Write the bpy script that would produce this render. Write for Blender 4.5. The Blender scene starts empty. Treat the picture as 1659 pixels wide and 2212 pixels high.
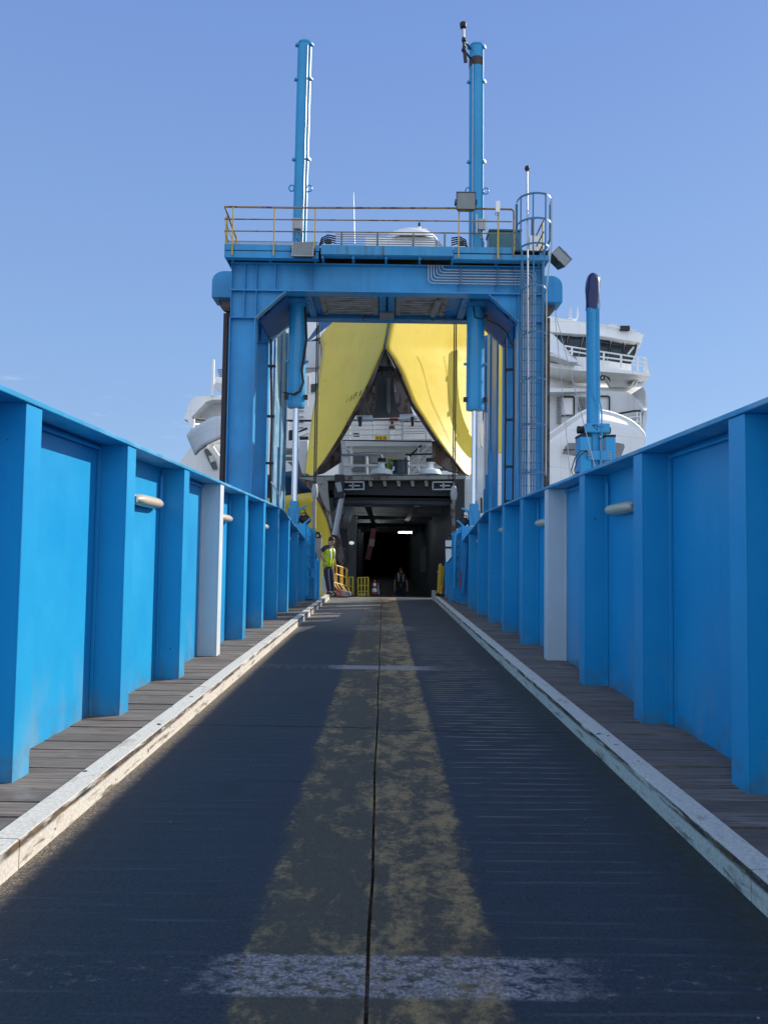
import bpy, bmesh, math, random
from mathutils import Vector, Matrix
random.seed(7)
SC = bpy.context.scene
COL = SC.collection
R = math.radians
# ------------------------------------------------------------------ camera
FPX, CX, CY, CH = 1650.0, 829.5, 1106.0, 1.45
PITCH = math.atan(87 / FPX); ROLL = 0.0145
cam_d = bpy.data.cameras.new('camera'); cam = bpy.data.objects.new('camera', cam_d); COL.objects.link(cam)
cam_d.sensor_fit = 'VERTICAL'; cam_d.sensor_height = 36.0; cam_d.lens = 36.0 * FPX / 2212
cam_d.clip_start = 0.05; cam_d.clip_end = 6000
CROT = (Matrix.Rotation(math.pi / 2 + PITCH, 4, 'X') @ Matrix.Rotation(ROLL, 4, 'Z'))
cam.rotation_mode = 'QUATERNION'
cam.rotation_quaternion = CROT.to_quaternion(); cam.location = (0, 0, CH)
SC.camera = cam
# ------------------------------------------------------------------ light
SUN_DIR = Vector((1.0, 0.6, 0.645)).normalized()
EL = math.asin(SUN_DIR.z); AZ = math.atan2(SUN_DIR.x, SUN_DIR.y)
sd = bpy.data.lights.new('sun', 'SUN'); sun = bpy.data.objects.new('sun', sd); COL.objects.link(sun)
sd.energy = 4.8; sd.angle = R(0.5); sd.color = (1.0, 0.94, 0.83)
sun.rotation_mode = 'QUATERNION'; sun.rotation_quaternion = (-SUN_DIR).to_track_quat('-Z', 'Y')
sun.location = SUN_DIR * 100
W = bpy.data.worlds.new('World'); SC.world = W; W.use_nodes = True
wn = W.node_tree; bg = wn.nodes['Background']
sky = wn.nodes.new('ShaderNodeTexSky'); sky.sky_type = 'NISHITA'; sky.sun_disc = False
sky.sun_elevation = EL; sky.sun_rotation = AZ
sky.air_density = 1.0; sky.dust_density = 0.4; sky.ozone_density = 3.0
hsv = wn.nodes.new('ShaderNodeHueSaturation'); hsv.inputs['Saturation'].default_value = 1.0; hsv.inputs['Hue'].default_value = 0.5
wn.links.new(sky.outputs[0], hsv.inputs['Color'])
# thin wisps of cloud low on the left
tc = wn.nodes.new('ShaderNodeTexCoord'); mp = wn.nodes.new('ShaderNodeMapping'); mp.inputs['Scale'].default_value = (9, 9, 60)
nz = wn.nodes.new('ShaderNodeTexNoise'); nz.inputs['Scale'].default_value = 2.2; nz.inputs['Detail'].default_value = 7
wn.links.new(tc.outputs['Generated'], mp.inputs['Vector']); wn.links.new(mp.outputs[0], nz.inputs['Vector'])
mr = wn.nodes.new('ShaderNodeMapRange'); mr.inputs[1].default_value = 0.60; mr.inputs[2].default_value = 0.80
wn.links.new(nz.outputs['Fac'], mr.inputs[0])
sp = wn.nodes.new('ShaderNodeSeparateXYZ'); wn.links.new(tc.outputs['Generated'], sp.inputs[0])
zb = wn.nodes.new('ShaderNodeMapRange'); zb.inputs[1].default_value = 0.215; zb.inputs[2].default_value = 0.175; wn.links.new(sp.outputs['Z'], zb.inputs[0])
zc = wn.nodes.new('ShaderNodeMapRange'); zc.inputs[1].default_value = 0.12; zc.inputs[2].default_value = 0.16; wn.links.new(sp.outputs['Z'], zc.inputs[0])
xb = wn.nodes.new('ShaderNodeMapRange'); xb.inputs[1].default_value = -0.18; xb.inputs[2].default_value = -0.30; wn.links.new(sp.outputs['X'], xb.inputs[0])
def wm(a, b):
    m = wn.nodes.new('ShaderNodeMath'); m.operation = 'MULTIPLY'; wn.links.new(a, m.inputs[0])
    if isinstance(b, float): m.inputs[1].default_value = b
    else: wn.links.new(b, m.inputs[1])
    return m.outputs[0]
cf = wm(wm(wm(mr.outputs[0], zb.outputs[0]), zc.outputs[0]), wm(xb.outputs[0], 0.30))
mx = wn.nodes.new('ShaderNodeMix'); mx.data_type = 'RGBA'; wn.links.new(cf, mx.inputs[0])
vz = wn.nodes.new('ShaderNodeMapRange'); vz.inputs[1].default_value = 0.0; vz.inputs[2].default_value = 0.75; wn.links.new(sp.outputs['Z'], vz.inputs[0])
gr = wn.nodes.new('ShaderNodeMix'); gr.data_type = 'RGBA'; wn.links.new(vz.outputs[0], gr.inputs[0])
gr.inputs[6].default_value = (3.15, 5.10, 8.1, 1); gr.inputs[7].default_value = (1.50, 2.68, 6.7, 1)
rear = wn.nodes.new('ShaderNodeMix'); rear.data_type = 'RGBA'; rear.inputs[7].default_value = (7.0, 8.2, 10.2, 1)   # sky behind the camera brightened as added fill light
ry = wn.nodes.new('ShaderNodeMapRange'); ry.inputs[1].default_value = 0.0; ry.inputs[2].default_value = -0.5; wn.links.new(sp.outputs['Y'], ry.inputs[0]); wn.links.new(ry.outputs[0], rear.inputs[0])
blend = wn.nodes.new('ShaderNodeMix'); blend.data_type = 'RGBA'; blend.inputs[0].default_value = 0.78
wn.links.new(hsv.outputs[0], blend.inputs[6]); wn.links.new(gr.outputs[2], blend.inputs[7]); wn.links.new(blend.outputs[2], rear.inputs[6])
wn.links.new(rear.outputs[2], mx.inputs[6]); mx.inputs[7].default_value = (9, 9.3, 10, 1)
wn.links.new(mx.outputs[2], bg.inputs['Color']); bg.inputs['Strength'].default_value = 0.105
SC.view_settings.view_transform = 'Standard'; SC.view_settings.look = 'None'
SC.view_settings.exposure = 0.1; SC.view_settings.gamma = 1.0; SC.view_settings.use_curve_mapping = False
SC.cycles.max_bounces = 8; SC.cycles.diffuse_bounces = 4; SC.cycles.use_denoising = True

# ------------------------------------------------------------------ survey helpers: pixel of the photo + distance -> point
def ray(u, v):
    return CROT.to_3x3() @ Vector(((u - CX) / FPX, -(v - CY) / FPX, -1))
C0 = Vector((0, 0, CH))
def at(u, v, Y):
    d = ray(u, v); return C0 + d * (Y / d.y)
CR = dict(A1=(600,600,2.212),A2=(1300,600,1.58),A3=(600,1100,2.212),A4=(1300,1100,1.58),A5=(1000,1600,2.212),A6=(980,60,2.0232),A7=(1050,1750,4.74),A8=(1030,1100,2.4043),B3=(1700,1300,1.6707),B7=(1350,1750,3.6867),
C1=(1190,1340,15.08),C2=(1950,1450,6.636),C3=(1880,1080,3.7705),C4=(630,1200,3.53),C5=(1030,1720,5.265),C6=(1560,1680,5.03),C7=(1230,1450,4.484),C8=(1640,640,4.608))
S_ = 2693 / 1659
def P(c, x, y, Y):
    o = CR[c]; return at((o[0] + x / o[2]) / S_, (o[1] + y / o[2]) / S_, Y)
def proj(p):
    d = CROT.to_3x3().transposed() @ (Vector(p) - C0)
    return CX - FPX * d.x / d.z, CY + FPX * d.y / d.z

# ------------------------------------------------------------------ mesh helpers
WL = {}
class MB:
    def __init__(s): s.v = []; s.f = []
    def add(s, vs, fs):
        b = len(s.v); s.v += [Vector(p) for p in vs]; s.f += [[i + b for i in f] for f in fs]; return s
    def box(s, x0, x1, y0, y1, z0, z1):
        return s.add([(x0,y0,z0),(x1,y0,z0),(x1,y1,z0),(x0,y1,z0),(x0,y0,z1),(x1,y0,z1),(x1,y1,z1),(x0,y1,z1)],
            [(0,3,2,1),(4,5,6,7),(0,1,5,4),(1,2,6,5),(2,3,7,6),(3,0,4,7)])
    def cbox(s, c, sx, sy, sz):
        return s.box(c[0]-sx/2,c[0]+sx/2,c[1]-sy/2,c[1]+sy/2,c[2]-sz/2,c[2]+sz/2)
    def beam(s, a, b, w, h, up=(0,0,1)):
        a = Vector(a); b = Vector(b); d = (b - a).normalized(); u = Vector(up)
        if abs(d.dot(u)) > .98: u = Vector((0,1,0))
        r = d.cross(u).normalized(); u = r.cross(d)
        o = [(-w/2,-h/2),(w/2,-h/2),(w/2,h/2),(-w/2,h/2)]
        vs = [a + r*x + u*y for x, y in o] + [b + r*x + u*y for x, y in o]
        return s.add(vs, [(0,1,2,3),(7,6,5,4),(0,4,5,1),(1,5,6,2),(2,6,7,3),(3,7,4,0)])
    def cyl(s, a, b, r0, r1=None, n=16):
        a = Vector(a); b = Vector(b); r1 = r0 if r1 is None else r1
        d = (b - a).normalized(); u = Vector((0,0,1)) if abs(d.z) < .95 else Vector((0,1,0))
        p = d.cross(u).normalized(); q = p.cross(d)
        vs = []
        for c, r in ((a, r0), (b, r1)):
            vs += [c + p*(r*math.cos(2*math.pi*i/n)) + q*(r*math.sin(2*math.pi*i/n)) for i in range(n)]
        fs = [(i, (i+1)%n, n+(i+1)%n, n+i) for i in range(n)] + [tuple(range(n-1,-1,-1)), tuple(range(n,2*n))]
        return s.add(vs, fs)
    def tube(s, pts, r, n=8, closed=False):
        pts = [Vector(p) for p in pts]; m = len(pts); rr = r if isinstance(r, (list, tuple)) else [r]*m
        vs = []; prev = None
        for i, p in enumerate(pts):
            if closed: t = (pts[(i+1)%m] - pts[i-1])
            else: t = pts[min(i+1, m-1)] - pts[max(i-1, 0)]
            t.normalize()
            if prev is None:
                u = Vector((0,0,1)) if abs(t.z) < .9 else Vector((0,1,0)); prev = t.cross(u).normalized()
            p1 = (prev - t*prev.dot(t)).normalized(); prev = p1; p2 = t.cross(p1)
            vs += [p + p1*(rr[i]*math.cos(2*math.pi*k/n)) + p2*(rr[i]*math.sin(2*math.pi*k/n)) for k in range(n)]
        fs = []
        for i in range(m if closed else m-1):
            j = (i+1) % m
            fs += [(i*n+k, i*n+(k+1)%n, j*n+(k+1)%n, j*n+k) for k in range(n)]
        if not closed: fs += [tuple(range(n-1,-1,-1)), tuple(range((m-1)*n, m*n))]
        return s.add(vs, fs)
    def poly(s, pts, off=(0,.12,0)):
        n = len(pts); off = Vector(off); pts = [Vector(p) for p in pts]
        return s.add(pts + [p + off for p in pts], [tuple(range(n)), tuple(range(2*n-1,n-1,-1))] + [(i, n+i, n+(i+1)%n, (i+1)%n) for i in range(n)])
    def grid(s, rows, closed=False):
        m = len(rows[0]); vs = [p for r in rows for p in r]; fs = []
        for i in range(len(rows)-1):
            for k in range(m if closed else m-1):
                fs.append((i*m+k, i*m+(k+1)%m, (i+1)*m+(k+1)%m, (i+1)*m+k))
        return s.add(vs, fs)
    def lathe(s, c, prof, n=20):
        c = Vector(c); rows = [[c + Vector((r*math.cos(2*math.pi*k/n), r*math.sin(2*math.pi*k/n), z)) for k in range(n)] for r, z in prof]
        return s.grid(rows, True)
    def sphere(s, c, rx, ry=None, rz=None, n=14, m=8):
        ry = rx if ry is None else ry; rz = rx if rz is None else rz; c = Vector(c)
        rows = []
        for i in range(m+1):
            t = -math.pi/2 + math.pi*i/m; k = max(math.cos(t), .01)
            rows.append([c + Vector((rx*k*math.cos(2*math.pi*j/n), ry*k*math.sin(2*math.pi*j/n), rz*math.sin(t))) for j in range(n)])
        return s.grid(rows, True)
    def build(s, name, mat, parent=None, label=None, smooth=False, bevel=0, thick=0, kind=None, recalc=True):
        o0 = WL.get(parent.name, Vector()) if parent else Vector()
        me = bpy.data.meshes.new(name); me.from_pydata([p - o0 for p in s.v], [], s.f)
        if recalc:
            bm = bmesh.new(); bm.from_mesh(me); bmesh.ops.recalc_face_normals(bm, faces=bm.faces); bm.to_mesh(me); bm.free()
        me.materials.append(mat)
        if smooth:
            me.polygons.foreach_set('use_smooth', [True]*len(me.polygons))
            try: me.set_sharp_from_angle(angle=R(38))
            except Exception: pass
        o = bpy.data.objects.new(name, me); COL.objects.link(o)
        if parent: o.parent = parent; WL[o.name] = o0
        else: WL[o.name] = Vector()
        if thick:
            md = o.modifiers.new('thickness', 'SOLIDIFY'); md.thickness = thick; md.offset = 0
        if bevel:
            md = o.modifiers.new('edges', 'BEVEL'); md.width = bevel; md.segments = 2; md.limit_method = 'ANGLE'; md.angle_limit = R(40)
        if label: o['label'] = label
        if kind: o['kind'] = kind
        return o
def tag(o, label, cat, group=None):
    o['label'] = label; o['category'] = cat
    if group: o['group'] = group
    return o
def thing(name, label, cat, loc=(0,0,0), group=None):
    o = bpy.data.objects.new(name, None); COL.objects.link(o); o.location = loc; o.empty_display_size = .2
    WL[o.name] = Vector(loc); return tag(o, label, cat, group)
def dup(root, loc, label=None, rz=0, cat=True):
    def cpy(o, par):
        c = o.copy(); COL.objects.link(c); c.parent = par
        for ch in list(o.children): cpy(ch, c)
        return c
    kids = list(root.children); c = root.copy(); COL.objects.link(c); c.location = loc; c.rotation_euler = (0,0,rz); WL[c.name] = Vector(loc)
    for ch in kids: cpy(ch, c)
    if label: c['label'] = label
    return c

# ------------------------------------------------------------------ materials
class NT:
    def __init__(s, name):
        s.m = bpy.data.materials.new(name); s.m.use_nodes = True; s.t = s.m.node_tree; s.b = s.t.nodes['Principled BSDF']
        g = s.t.nodes.new('ShaderNodeNewGeometry'); s.pos = g.outputs['Position']; s.geo = g
        s.sep = None
    def n(s, ty): return s.t.nodes.new('ShaderNode' + ty)
    def l(s, a, b):
        if hasattr(a, 'links') or hasattr(a, 'is_linked'): s.t.links.new(a, b)
        else:
            if isinstance(a, (tuple, list)) and len(a) == 3 and b.type == 'RGBA': a = (*a, 1)
            b.default_value = a
    def noise(s, sc=(1,1,1), scale=1.0, detail=5, rough=.55, dist=0.0):
        m = s.n('Mapping'); m.inputs['Scale'].default_value = sc; s.l(s.pos, m.inputs['Vector'])
        x = s.n('TexNoise'); s.l(m.outputs[0], x.inputs['Vector']); x.inputs['Scale'].default_value = scale
        x.inputs['Detail'].default_value = detail; x.inputs['Roughness'].default_value = rough; x.inputs['Distortion'].default_value = dist
        return x.outputs['Fac']
    def ramp(s, f, a, b, lo=0.0, hi=1.0, smooth=False):
        x = s.n('MapRange'); x.clamp = True
        if smooth: x.interpolation_type = 'SMOOTHSTEP'
        s.l(f, x.inputs[0]); s.l(a, x.inputs[1]); s.l(b, x.inputs[2]); s.l(lo, x.inputs[3]); s.l(hi, x.inputs[4]); return x.outputs[0]
    def mix(s, f, a, b):
        x = s.n('Mix'); x.data_type = 'RGBA'; s.l(f, x.inputs[0]); s.l(a, x.inputs[6]); s.l(b, x.inputs[7]); return x.outputs[2]
    def math(s, op, a, b=0.0):
        x = s.n('Math'); x.operation = op; s.l(a, x.inputs[0]); s.l(b, x.inputs[1]); return x.outputs[0]
    def mul(s, a, b): return s.math('MULTIPLY', a, b)
    def xyz(s):
        if not s.sep:
            s.sep = s.n('SeparateXYZ'); s.l(s.pos, s.sep.inputs[0])
        return s.sep.outputs
    def bump(s, h, strength=.3, dist=.01):
        x = s.n('Bump'); x.inputs['Strength'].default_value = strength; x.inputs['Distance'].default_value = dist
        s.l(h, x.inputs['Height']); s.l(x.outputs[0], s.b.inputs['Normal'])
    def out(s, col, rough=.5, metal=0.0, spec=None):
        s.l(col, s.b.inputs['Base Color']); s.l(rough, s.b.inputs['Roughness']); s.l(metal, s.b.inputs['Metallic'])
        if spec is not None: s.b.inputs['Specular IOR Level'].default_value = spec
        return s.m
def paint(name, c, rough=.45, rust=0.0, var=.16, streak=.15, pale=0.0, rustc=(.09,.035,.015), orange=.03, metal=0.0, spec=None):
    t = NT(name); a = t.noise(scale=1.1, detail=4); b = t.noise((7,7,.5), 1.0, 4)
    col = t.mix(t.ramp(a, .3, .7), tuple(x*(1-var) for x in c), tuple(min(1, x*(1+var)) for x in c))
    if streak: col = t.mix(t.mul(t.ramp(b, .5, .75), streak), col, tuple(x*.45+.02 for x in c))
    if pale: col = t.mix(t.mul(t.ramp(t.noise(scale=2.3, detail=3), .48, .68), pale), col, tuple(x*.4+.42 for x in c))
    if rust:
        r = t.noise((2,2,1.1), 1.7, 9, .68, .3); g = t.ramp(r, .74-rust*.45, .80-rust*.42)
        rc = t.mix(t.ramp(t.noise(scale=9, detail=5), .35, .65), rustc, tuple(x*2.4 for x in rustc))
        col = t.mix(g, col, rc); rg = t.mix(g, (rough,)*3, (.9,)*3)
    rr = t.ramp(a, .25, .75, rough-.07, rough+.1)
    if rust: rr = t.ramp(g, 0.0, 1.0, rr, .9)
    t.bump(t.noise(scale=3.5 if not rust else 14, detail=3), orange if not rust else .12, .02)
    return t.out(col, rr, metal, spec)
def plain(name, c, rough=.5, metal=0.0, var=.12):
    t = NT(name); return t.out(t.mix(t.ramp(t.noise(scale=4), .3, .7), tuple(x*(1-var) for x in c), tuple(x*(1+var) for x in c)), rough, metal)
M = {}
M['wall'] = paint('blue wall paint', (.008,.175,.50), .42, var=.10, streak=.08, orange=.02)
M['wallworn'] = M['wall']
M['coping'] = paint('blue coping paint with scuffs', (.03,.32,.58), .4, pale=.35)
M['blue'] = paint('blue gantry paint', (.026,.28,.58), .42, var=.16, streak=.30, rust=.12)
M['bluerust'] = paint('blue gantry paint with rust', (.03,.24,.50), .5, rust=.40, streak=.35)
M['bluepale'] = paint('sunlit pale blue paint', (.10,.28,.44), .45, pale=.55, streak=.12)  # sunlight on left knee, guide and pipes put into a paler blue
def m_drip():
    t = NT('blue deck edge with rust runs'); a = t.noise((7,7,.35), 1.0, 6, .7); b_ = t.noise(scale=1.3, detail=4)
    c = t.mix(t.ramp(b_, .3, .7), (.025,.25,.50), (.05,.31,.56)); k = t.mul(t.ramp(a, .52, .66), t.ramp(b_, .35, .6))
    c = t.mix(t.mul(k, .75), c, t.mix(t.ramp(t.noise(scale=18, detail=4), .4, .6), (.035,.045,.05), (.20,.11,.05)))
    t.bump(a, .1, .01); return t.out(c, t.ramp(k, 0., 1., .42, .85))
M['drip'] = m_drip()
M['girder'] = paint('blue girder paint, lightly rusted', (.026,.28,.58), .42, rust=.22, streak=.35, var=.16)
M['navy'] = paint('shade-darkened blue paint', (.016,.10,.28), .6, streak=.3)  # blue darkened to put the knee's shade into the paint
M['tower'] = paint('blue cylinder paint', (.022,.30,.58), .28, var=.1, streak=.1)
M['white'] = paint('white ship paint', (.90,.90,.88), .4, var=.03, streak=.06)
M['whitepost'] = paint('white post paint', (.62,.66,.68), .5, var=.06, streak=.15)
M['shipgrey'] = paint('grey white ship paint', (.68,.70,.71), .5, var=.05, streak=.10)
M['yellow'] = paint('yellow hull paint', (.90,.66,.020), .46, var=.06, streak=.05, pale=.04, orange=.012)
def m_visor():
    t = NT('scuffed yellow hull paint'); a = t.noise(scale=1.1, detail=4)
    c = t.mix(t.ramp(a, .3, .7), (.85,.60,.045), (.92,.67,.055))
    sm = t.noise((.9,.9,2.4), .9, 7, .65, .6); c = t.mix(t.mul(t.ramp(sm, .60, .74), .45), c, (.42,.26,.05))
    sc_ = t.noise((5,5,.8), 1.3, 8, .75); c = t.mix(t.mul(t.ramp(sc_, .66, .70), .55), c, (.80,.72,.45))
    rn = t.noise((9,9,.4), 1.0, 5, .7); c = t.mix(t.mul(t.ramp(rn, .60, .75), .25), c, (.45,.33,.06))
    t.bump(t.noise(scale=1.6, detail=2), .10, .04); return t.out(c, t.ramp(sm, .4, .7, .33, .50), 0.0, .5)
M['yellow'] = m_visor()
M['band'] = paint('dark blue hull band', (.012,.06,.13), .4)
M['bandlight'] = paint('blue hull stripe', (.02,.13,.32), .4)
M['rust'] = paint('rusty painted steel', (.16,.13,.115), .75, rust=.62, var=.3, rustc=(.055,.03,.02))
M['rustlight'] = paint('rust flecked grey steel', (.30,.28,.25), .7, rust=.42, var=.25, rustc=(.075,.035,.02))
M['dark'] = plain('dark steel', (.018,.019,.022), .55)
M['black'] = plain('black rubber', (.012,.012,.013), .6)
M['darkpurple'] = paint('dark tarred post', (.022,.014,.024), .45, streak=.3)
M['grey'] = plain('grey steel', (.22,.23,.24), .5)
M['lightgrey'] = plain('light grey steel', (.42,.43,.43), .45)
M['galv'] = plain('galvanised pipe', (.46,.47,.48), .38, .6)
M['chrome'] = plain('polished rod', (.75,.76,.78), .13, 1.0, .03)
M['hold'] = paint('grey green deck paint', (.12,.135,.145), .6, rust=.08, var=.2)
M['holdlight'] = paint('pale grey frame paint', (.24,.25,.26), .6, rust=.12)
M['holdfloor'] = plain('dark car deck', (.03,.032,.035), .7)
M['railyellow'] = paint('yellow rail paint with rust', (.55,.36,.06), .5, rust=.22, rustc=(.10,.04,.015))
M['railrust'] = paint('rusted rail', (.32,.19,.05), .6, rust=.5, rustc=(.08,.035,.018))
M['gate'] = paint('yellow gate paint', (.80,.45,.03), .4, streak=.05)
M['gatedull'] = paint('dull yellow plastic', (.62,.43,.02), .5)
M['teal'] = plain('teal cabinet', (.045,.16,.19), .45)
M['ladder'] = paint('blue ladder paint', (.045,.15,.27), .42, rust=.12)
M['glass'] = plain('wheelhouse glass', (.012,.03,.045), .06)
M['lampglass'] = plain('floodlight glass', (.20,.22,.21), .16)
M['lampbody'] = plain('lamp cast body', (.045,.05,.06), .5)
M['diffuser'] = paint('cream lamp diffuser', (.66,.56,.42), .3, var=.05)
M['red'] = plain('red paint', (.45,.05,.04), .5)
M['concrete'] = plain('pale concrete', (.38,.36,.34), .85)
M['tarp'] = plain('navy tarpaulin', (.012,.018,.10), .32)
for k_ in ('white', 'shipgrey'):     # faint plating seams and a little weeping rust
    m_ = M[k_]; T = m_.node_tree; pb = T.nodes['Principled BSDF']; src = pb.inputs['Base Color'].links[0].from_socket
    ge = T.nodes.new('ShaderNodeNewGeometry'); sx_ = T.nodes.new('ShaderNodeSeparateXYZ'); T.links.new(ge.outputs['Position'], sx_.inputs[0])
    def mo(op, a, b=0.0):
        q = T.nodes.new('ShaderNodeMath'); q.operation = op
        for i_, v_ in enumerate((a, b)):
            if isinstance(v_, float): q.inputs[i_].default_value = v_
            else: T.links.new(v_, q.inputs[i_])
        return q.outputs[0]
    la_ = mo('LESS_THAN', mo('FRACT', mo('MULTIPLY', sx_.outputs['Z'], 0.55)), 0.018); lb_ = mo('LESS_THAN', mo('FRACT', mo('MULTIPLY', sx_.outputs['X'], 0.37)), 0.012)
    mp2 = T.nodes.new('ShaderNodeMapping'); mp2.inputs['Scale'].default_value = (2.2, 2.2, .16); T.links.new(ge.outputs['Position'], mp2.inputs['Vector']); n2_ = T.nodes.new('ShaderNodeTexNoise'); n2_.inputs['Scale'].default_value = 1.6; n2_.inputs['Detail'].default_value = 7; T.links.new(mp2.outputs[0], n2_.inputs['Vector'])
    rr_ = T.nodes.new('ShaderNodeMapRange'); rr_.inputs[1].default_value = .66; rr_.inputs[2].default_value = .76; T.links.new(n2_.outputs['Fac'], rr_.inputs[0])
    x1 = T.nodes.new('ShaderNodeMix'); x1.data_type = 'RGBA'; T.links.new(mo('MULTIPLY', mo('MAXIMUM', la_, lb_), 0.22), x1.inputs[0]); T.links.new(src, x1.inputs[6]); x1.inputs[7].default_value = (.25,.26,.28,1)
    x2 = T.nodes.new('ShaderNodeMix'); x2.data_type = 'RGBA'; T.links.new(mo('MULTIPLY', rr_.outputs[0], 0.35), x2.inputs[0]); T.links.new(x1.outputs[2], x2.inputs[6]); x2.inputs[7].default_value = (.34,.22,.13,1)
    T.links.new(x2.outputs[2], pb.inputs['Base Color'])
def emis(name, c, k):
    m = bpy.data.materials.new(name); m.use_nodes = True; b = m.node_tree.nodes['Principled BSDF']
    b.inputs['Base Color'].default_value = (*c, 1); b.inputs['Emission Color'].default_value = (*c, 1); b.inputs['Emission Strength'].default_value = k; return m
M['lit'] = emis('lit lamp tube', (.95, 1, 1), 16.0)

# asphalt with worn yellow band, white bars, ridges, cracks
def m_road():
    t = NT('asphalt carriageway'); X, Y, Z = t.xyz()
    fine = t.noise(scale=64, detail=3, rough=.85); mott = t.noise(scale=13, detail=4, rough=.6); mid = t.noise(scale=22, detail=5); big = t.noise(scale=.9, detail=4)
    col = t.mix(t.ramp(fine, .3, .72), (.010,.012,.017), (.058,.066,.088))
    col = t.mix(t.ramp(big, .35, .7, 0, .5), col, t.mix(.5, col, (.012,.013,.018)))
    scf = t.noise((1.2,26,1), 1.0, 6, .75); col = t.mix(t.mul(t.ramp(scf, .56, .70), .45), col, (.085,.095,.12)); col = t.mix(t.mul(t.ramp(scf, .42, .33), .5), col, (.010,.011,.014))
    oil = t.noise((1.6,.7,1), 1.1, 5, .6); col = t.mix(t.mul(t.ramp(oil, .60, .74), .55), col, (.012,.012,.014))
    # transverse ridges
    w = t.n('TexWave'); w.wave_type = 'BANDS'; w.bands_direction = 'Y'; w.inputs['Scale'].default_value = 2.6
    w.inputs['Distortion'].default_value = 2.2; w.inputs['Detail'].default_value = 2.0; w.inputs['Detail Scale'].default_value = .55
    mp_ = t.n('Mapping'); mp_.inputs['Scale'].default_value = (.5,1,1); mp_.inputs['Rotation'].default_value = (0,0,R(-2)); t.l(t.pos, mp_.inputs['Vector']); t.l(mp_.outputs[0], w.inputs['Vector'])
    wave = w.outputs['Fac']
    side = t.ramp(X, .42, .62, smooth=True); sl = t.ramp(X, -.5, -.72, smooth=True)
    fadeL = t.mul(sl, t.ramp(X, -1.45, -1.1))
    nR = t.noise((1.3,5,1), 1.2, 4); nD = t.ramp(Y, 3.0, 7.5)
    crest = t.ramp(wave, .93, .99)
    lines = t.mul(t.mul(crest, t.mul(side, t.ramp(X, 1.42, 1.15))), t.mul(t.ramp(t.noise((2.4,7,1), 1.1, 4), .40, .54), t.ramp(Y, 17, 12)))
    col = t.mix(t.mul(lines, t.ramp(Y, 3.2, 6.5, .22, .85)), col, t.mix(nD, (.18,.17,.17), (.52,.40,.20)))
    col = t.mix(t.mul(t.mul(crest, fadeL), t.mul(t.ramp(nR, .45, .65), .28)), col, (.15,.16,.19))
    # yellow band
    ax = t.math('ABSOLUTE', t.math('ADD', X, .03)); edge = t.math('ADD', ax, t.mul(t.math('SUBTRACT', mid, .5), .10))
    inb = t.ramp(t.math('ADD', edge, t.mul(t.math('SUBTRACT', t.noise((2.2,1.6,1), 1.6, 8, .7), .5), .14)), .485, .385, smooth=True)
    flake = t.noise((6.5,4.4,1), 1.05, 10, .70, .3); flake2 = t.noise((1,1,1), 26, 6, .7); patch = t.noise((1.1,.55,1), 1.5, 3)
    bias = t.math('ADD', t.ramp(patch, .3, .7, -.09, .06), t.ramp(X, -.15, .1, -.02, .035))
    bias = t.math('ADD', bias, t.ramp(ax, .25, .40, 0, .035))
    bias = t.math('ADD', bias, t.ramp(ax, .03, .0, 0, .05))
    fl = t.math('ADD', t.math('ADD', t.mul(flake, .65), t.mul(flake2, .35)), bias)
    cover = t.mul(t.ramp(t.math('ADD', fl, t.mul(t.math('SUBTRACT', t.noise((.8,.5,1), 1.3, 4), .5), .22)),   .485, .60), t.ramp(inb, .12, .6))
    stain = t.mul(inb, t.ramp(mid, .3, .7, .50, .85))
    col = t.mix(stain, col, t.mix(fine, (.050,.038,.022), (.20,.135,.062)))
    col = t.mix(t.mul(cover, .88), col, t.mix(t.ramp(fine, .3, .7), (.26,.165,.065), (.54,.33,.135)))
    # white bars
    wn_ = t.noise((5,9,1), 3.0, 8, .7)
    def bar(y0, y1, x0, x1, cov, amt):
        yy = t.math('ADD', Y, t.mul(t.math('SUBTRACT', mid, .5), .03))
        b = t.mul(t.ramp(yy, y0-.012, y0+.012), t.ramp(yy, y1+.012, y1-.012))
        xx = t.math('ADD', X, t.mul(t.math('SUBTRACT', flake, .5), .5))
        b = t.mul(b, t.mul(t.ramp(xx, x0-.12, x0+.05), t.ramp(xx, x1+.25, x1-.1)))
        return t.mul(t.mul(b, t.ramp(wn_, cov, cov+.10)), amt)
    wc = t.mix(t.ramp(fine, .38, .64), (.14,.12,.12), (.66,.53,.50))
    col = t.mix(bar(2.57, 2.83, -.50, .56, .42, .78), col, wc)
    col = t.mix(bar(2.59, 2.81, -1.5, 1.3, .56, .35), col, wc)
    col = t.mix(bar(9.55, 9.86, -.56, .50, .34, .9), col, wc)
    col = t.mix(bar(9.55, 9.87, -1.6, 1.5, .52, .55), col, wc)
    col = t.mix(bar(14.3, 15.2, -.45, .50, .44, .55), col, t.mix(.5, wc, (.35,.32,.2)))
    # tracks of moss (right kerb) and grit (left kerb)
    col = t.mix(t.mul(t.ramp(X, 1.15, 1.5), t.ramp(mid, .40, .6)), col, (.022,.028,.012))
    grit = t.mul(t.ramp(t.math('ADD', X, t.mul(t.math('SUBTRACT', mid, .5), .26)), -1.50, -1.62), t.ramp(fine, .36, .56))
    col = t.mix(t.mul(grit, .85), col, t.mix(t.ramp(t.noise(scale=90, detail=2), .35, .65), (.05,.036,.022), (.50,.39,.25)))
    # pale specks
    v = t.n('TexVoronoi'); v.inputs['Scale'].default_value = 9; t.l(t.pos, v.inputs['Vector'])
    sp_ = t.mul(t.ramp(v.outputs['Distance'], .055, .03), t.ramp(t.noise(scale=3.1, detail=1), .56, .6))
    col = t.mix(sp_, col, (.42,.41,.38))
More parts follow.
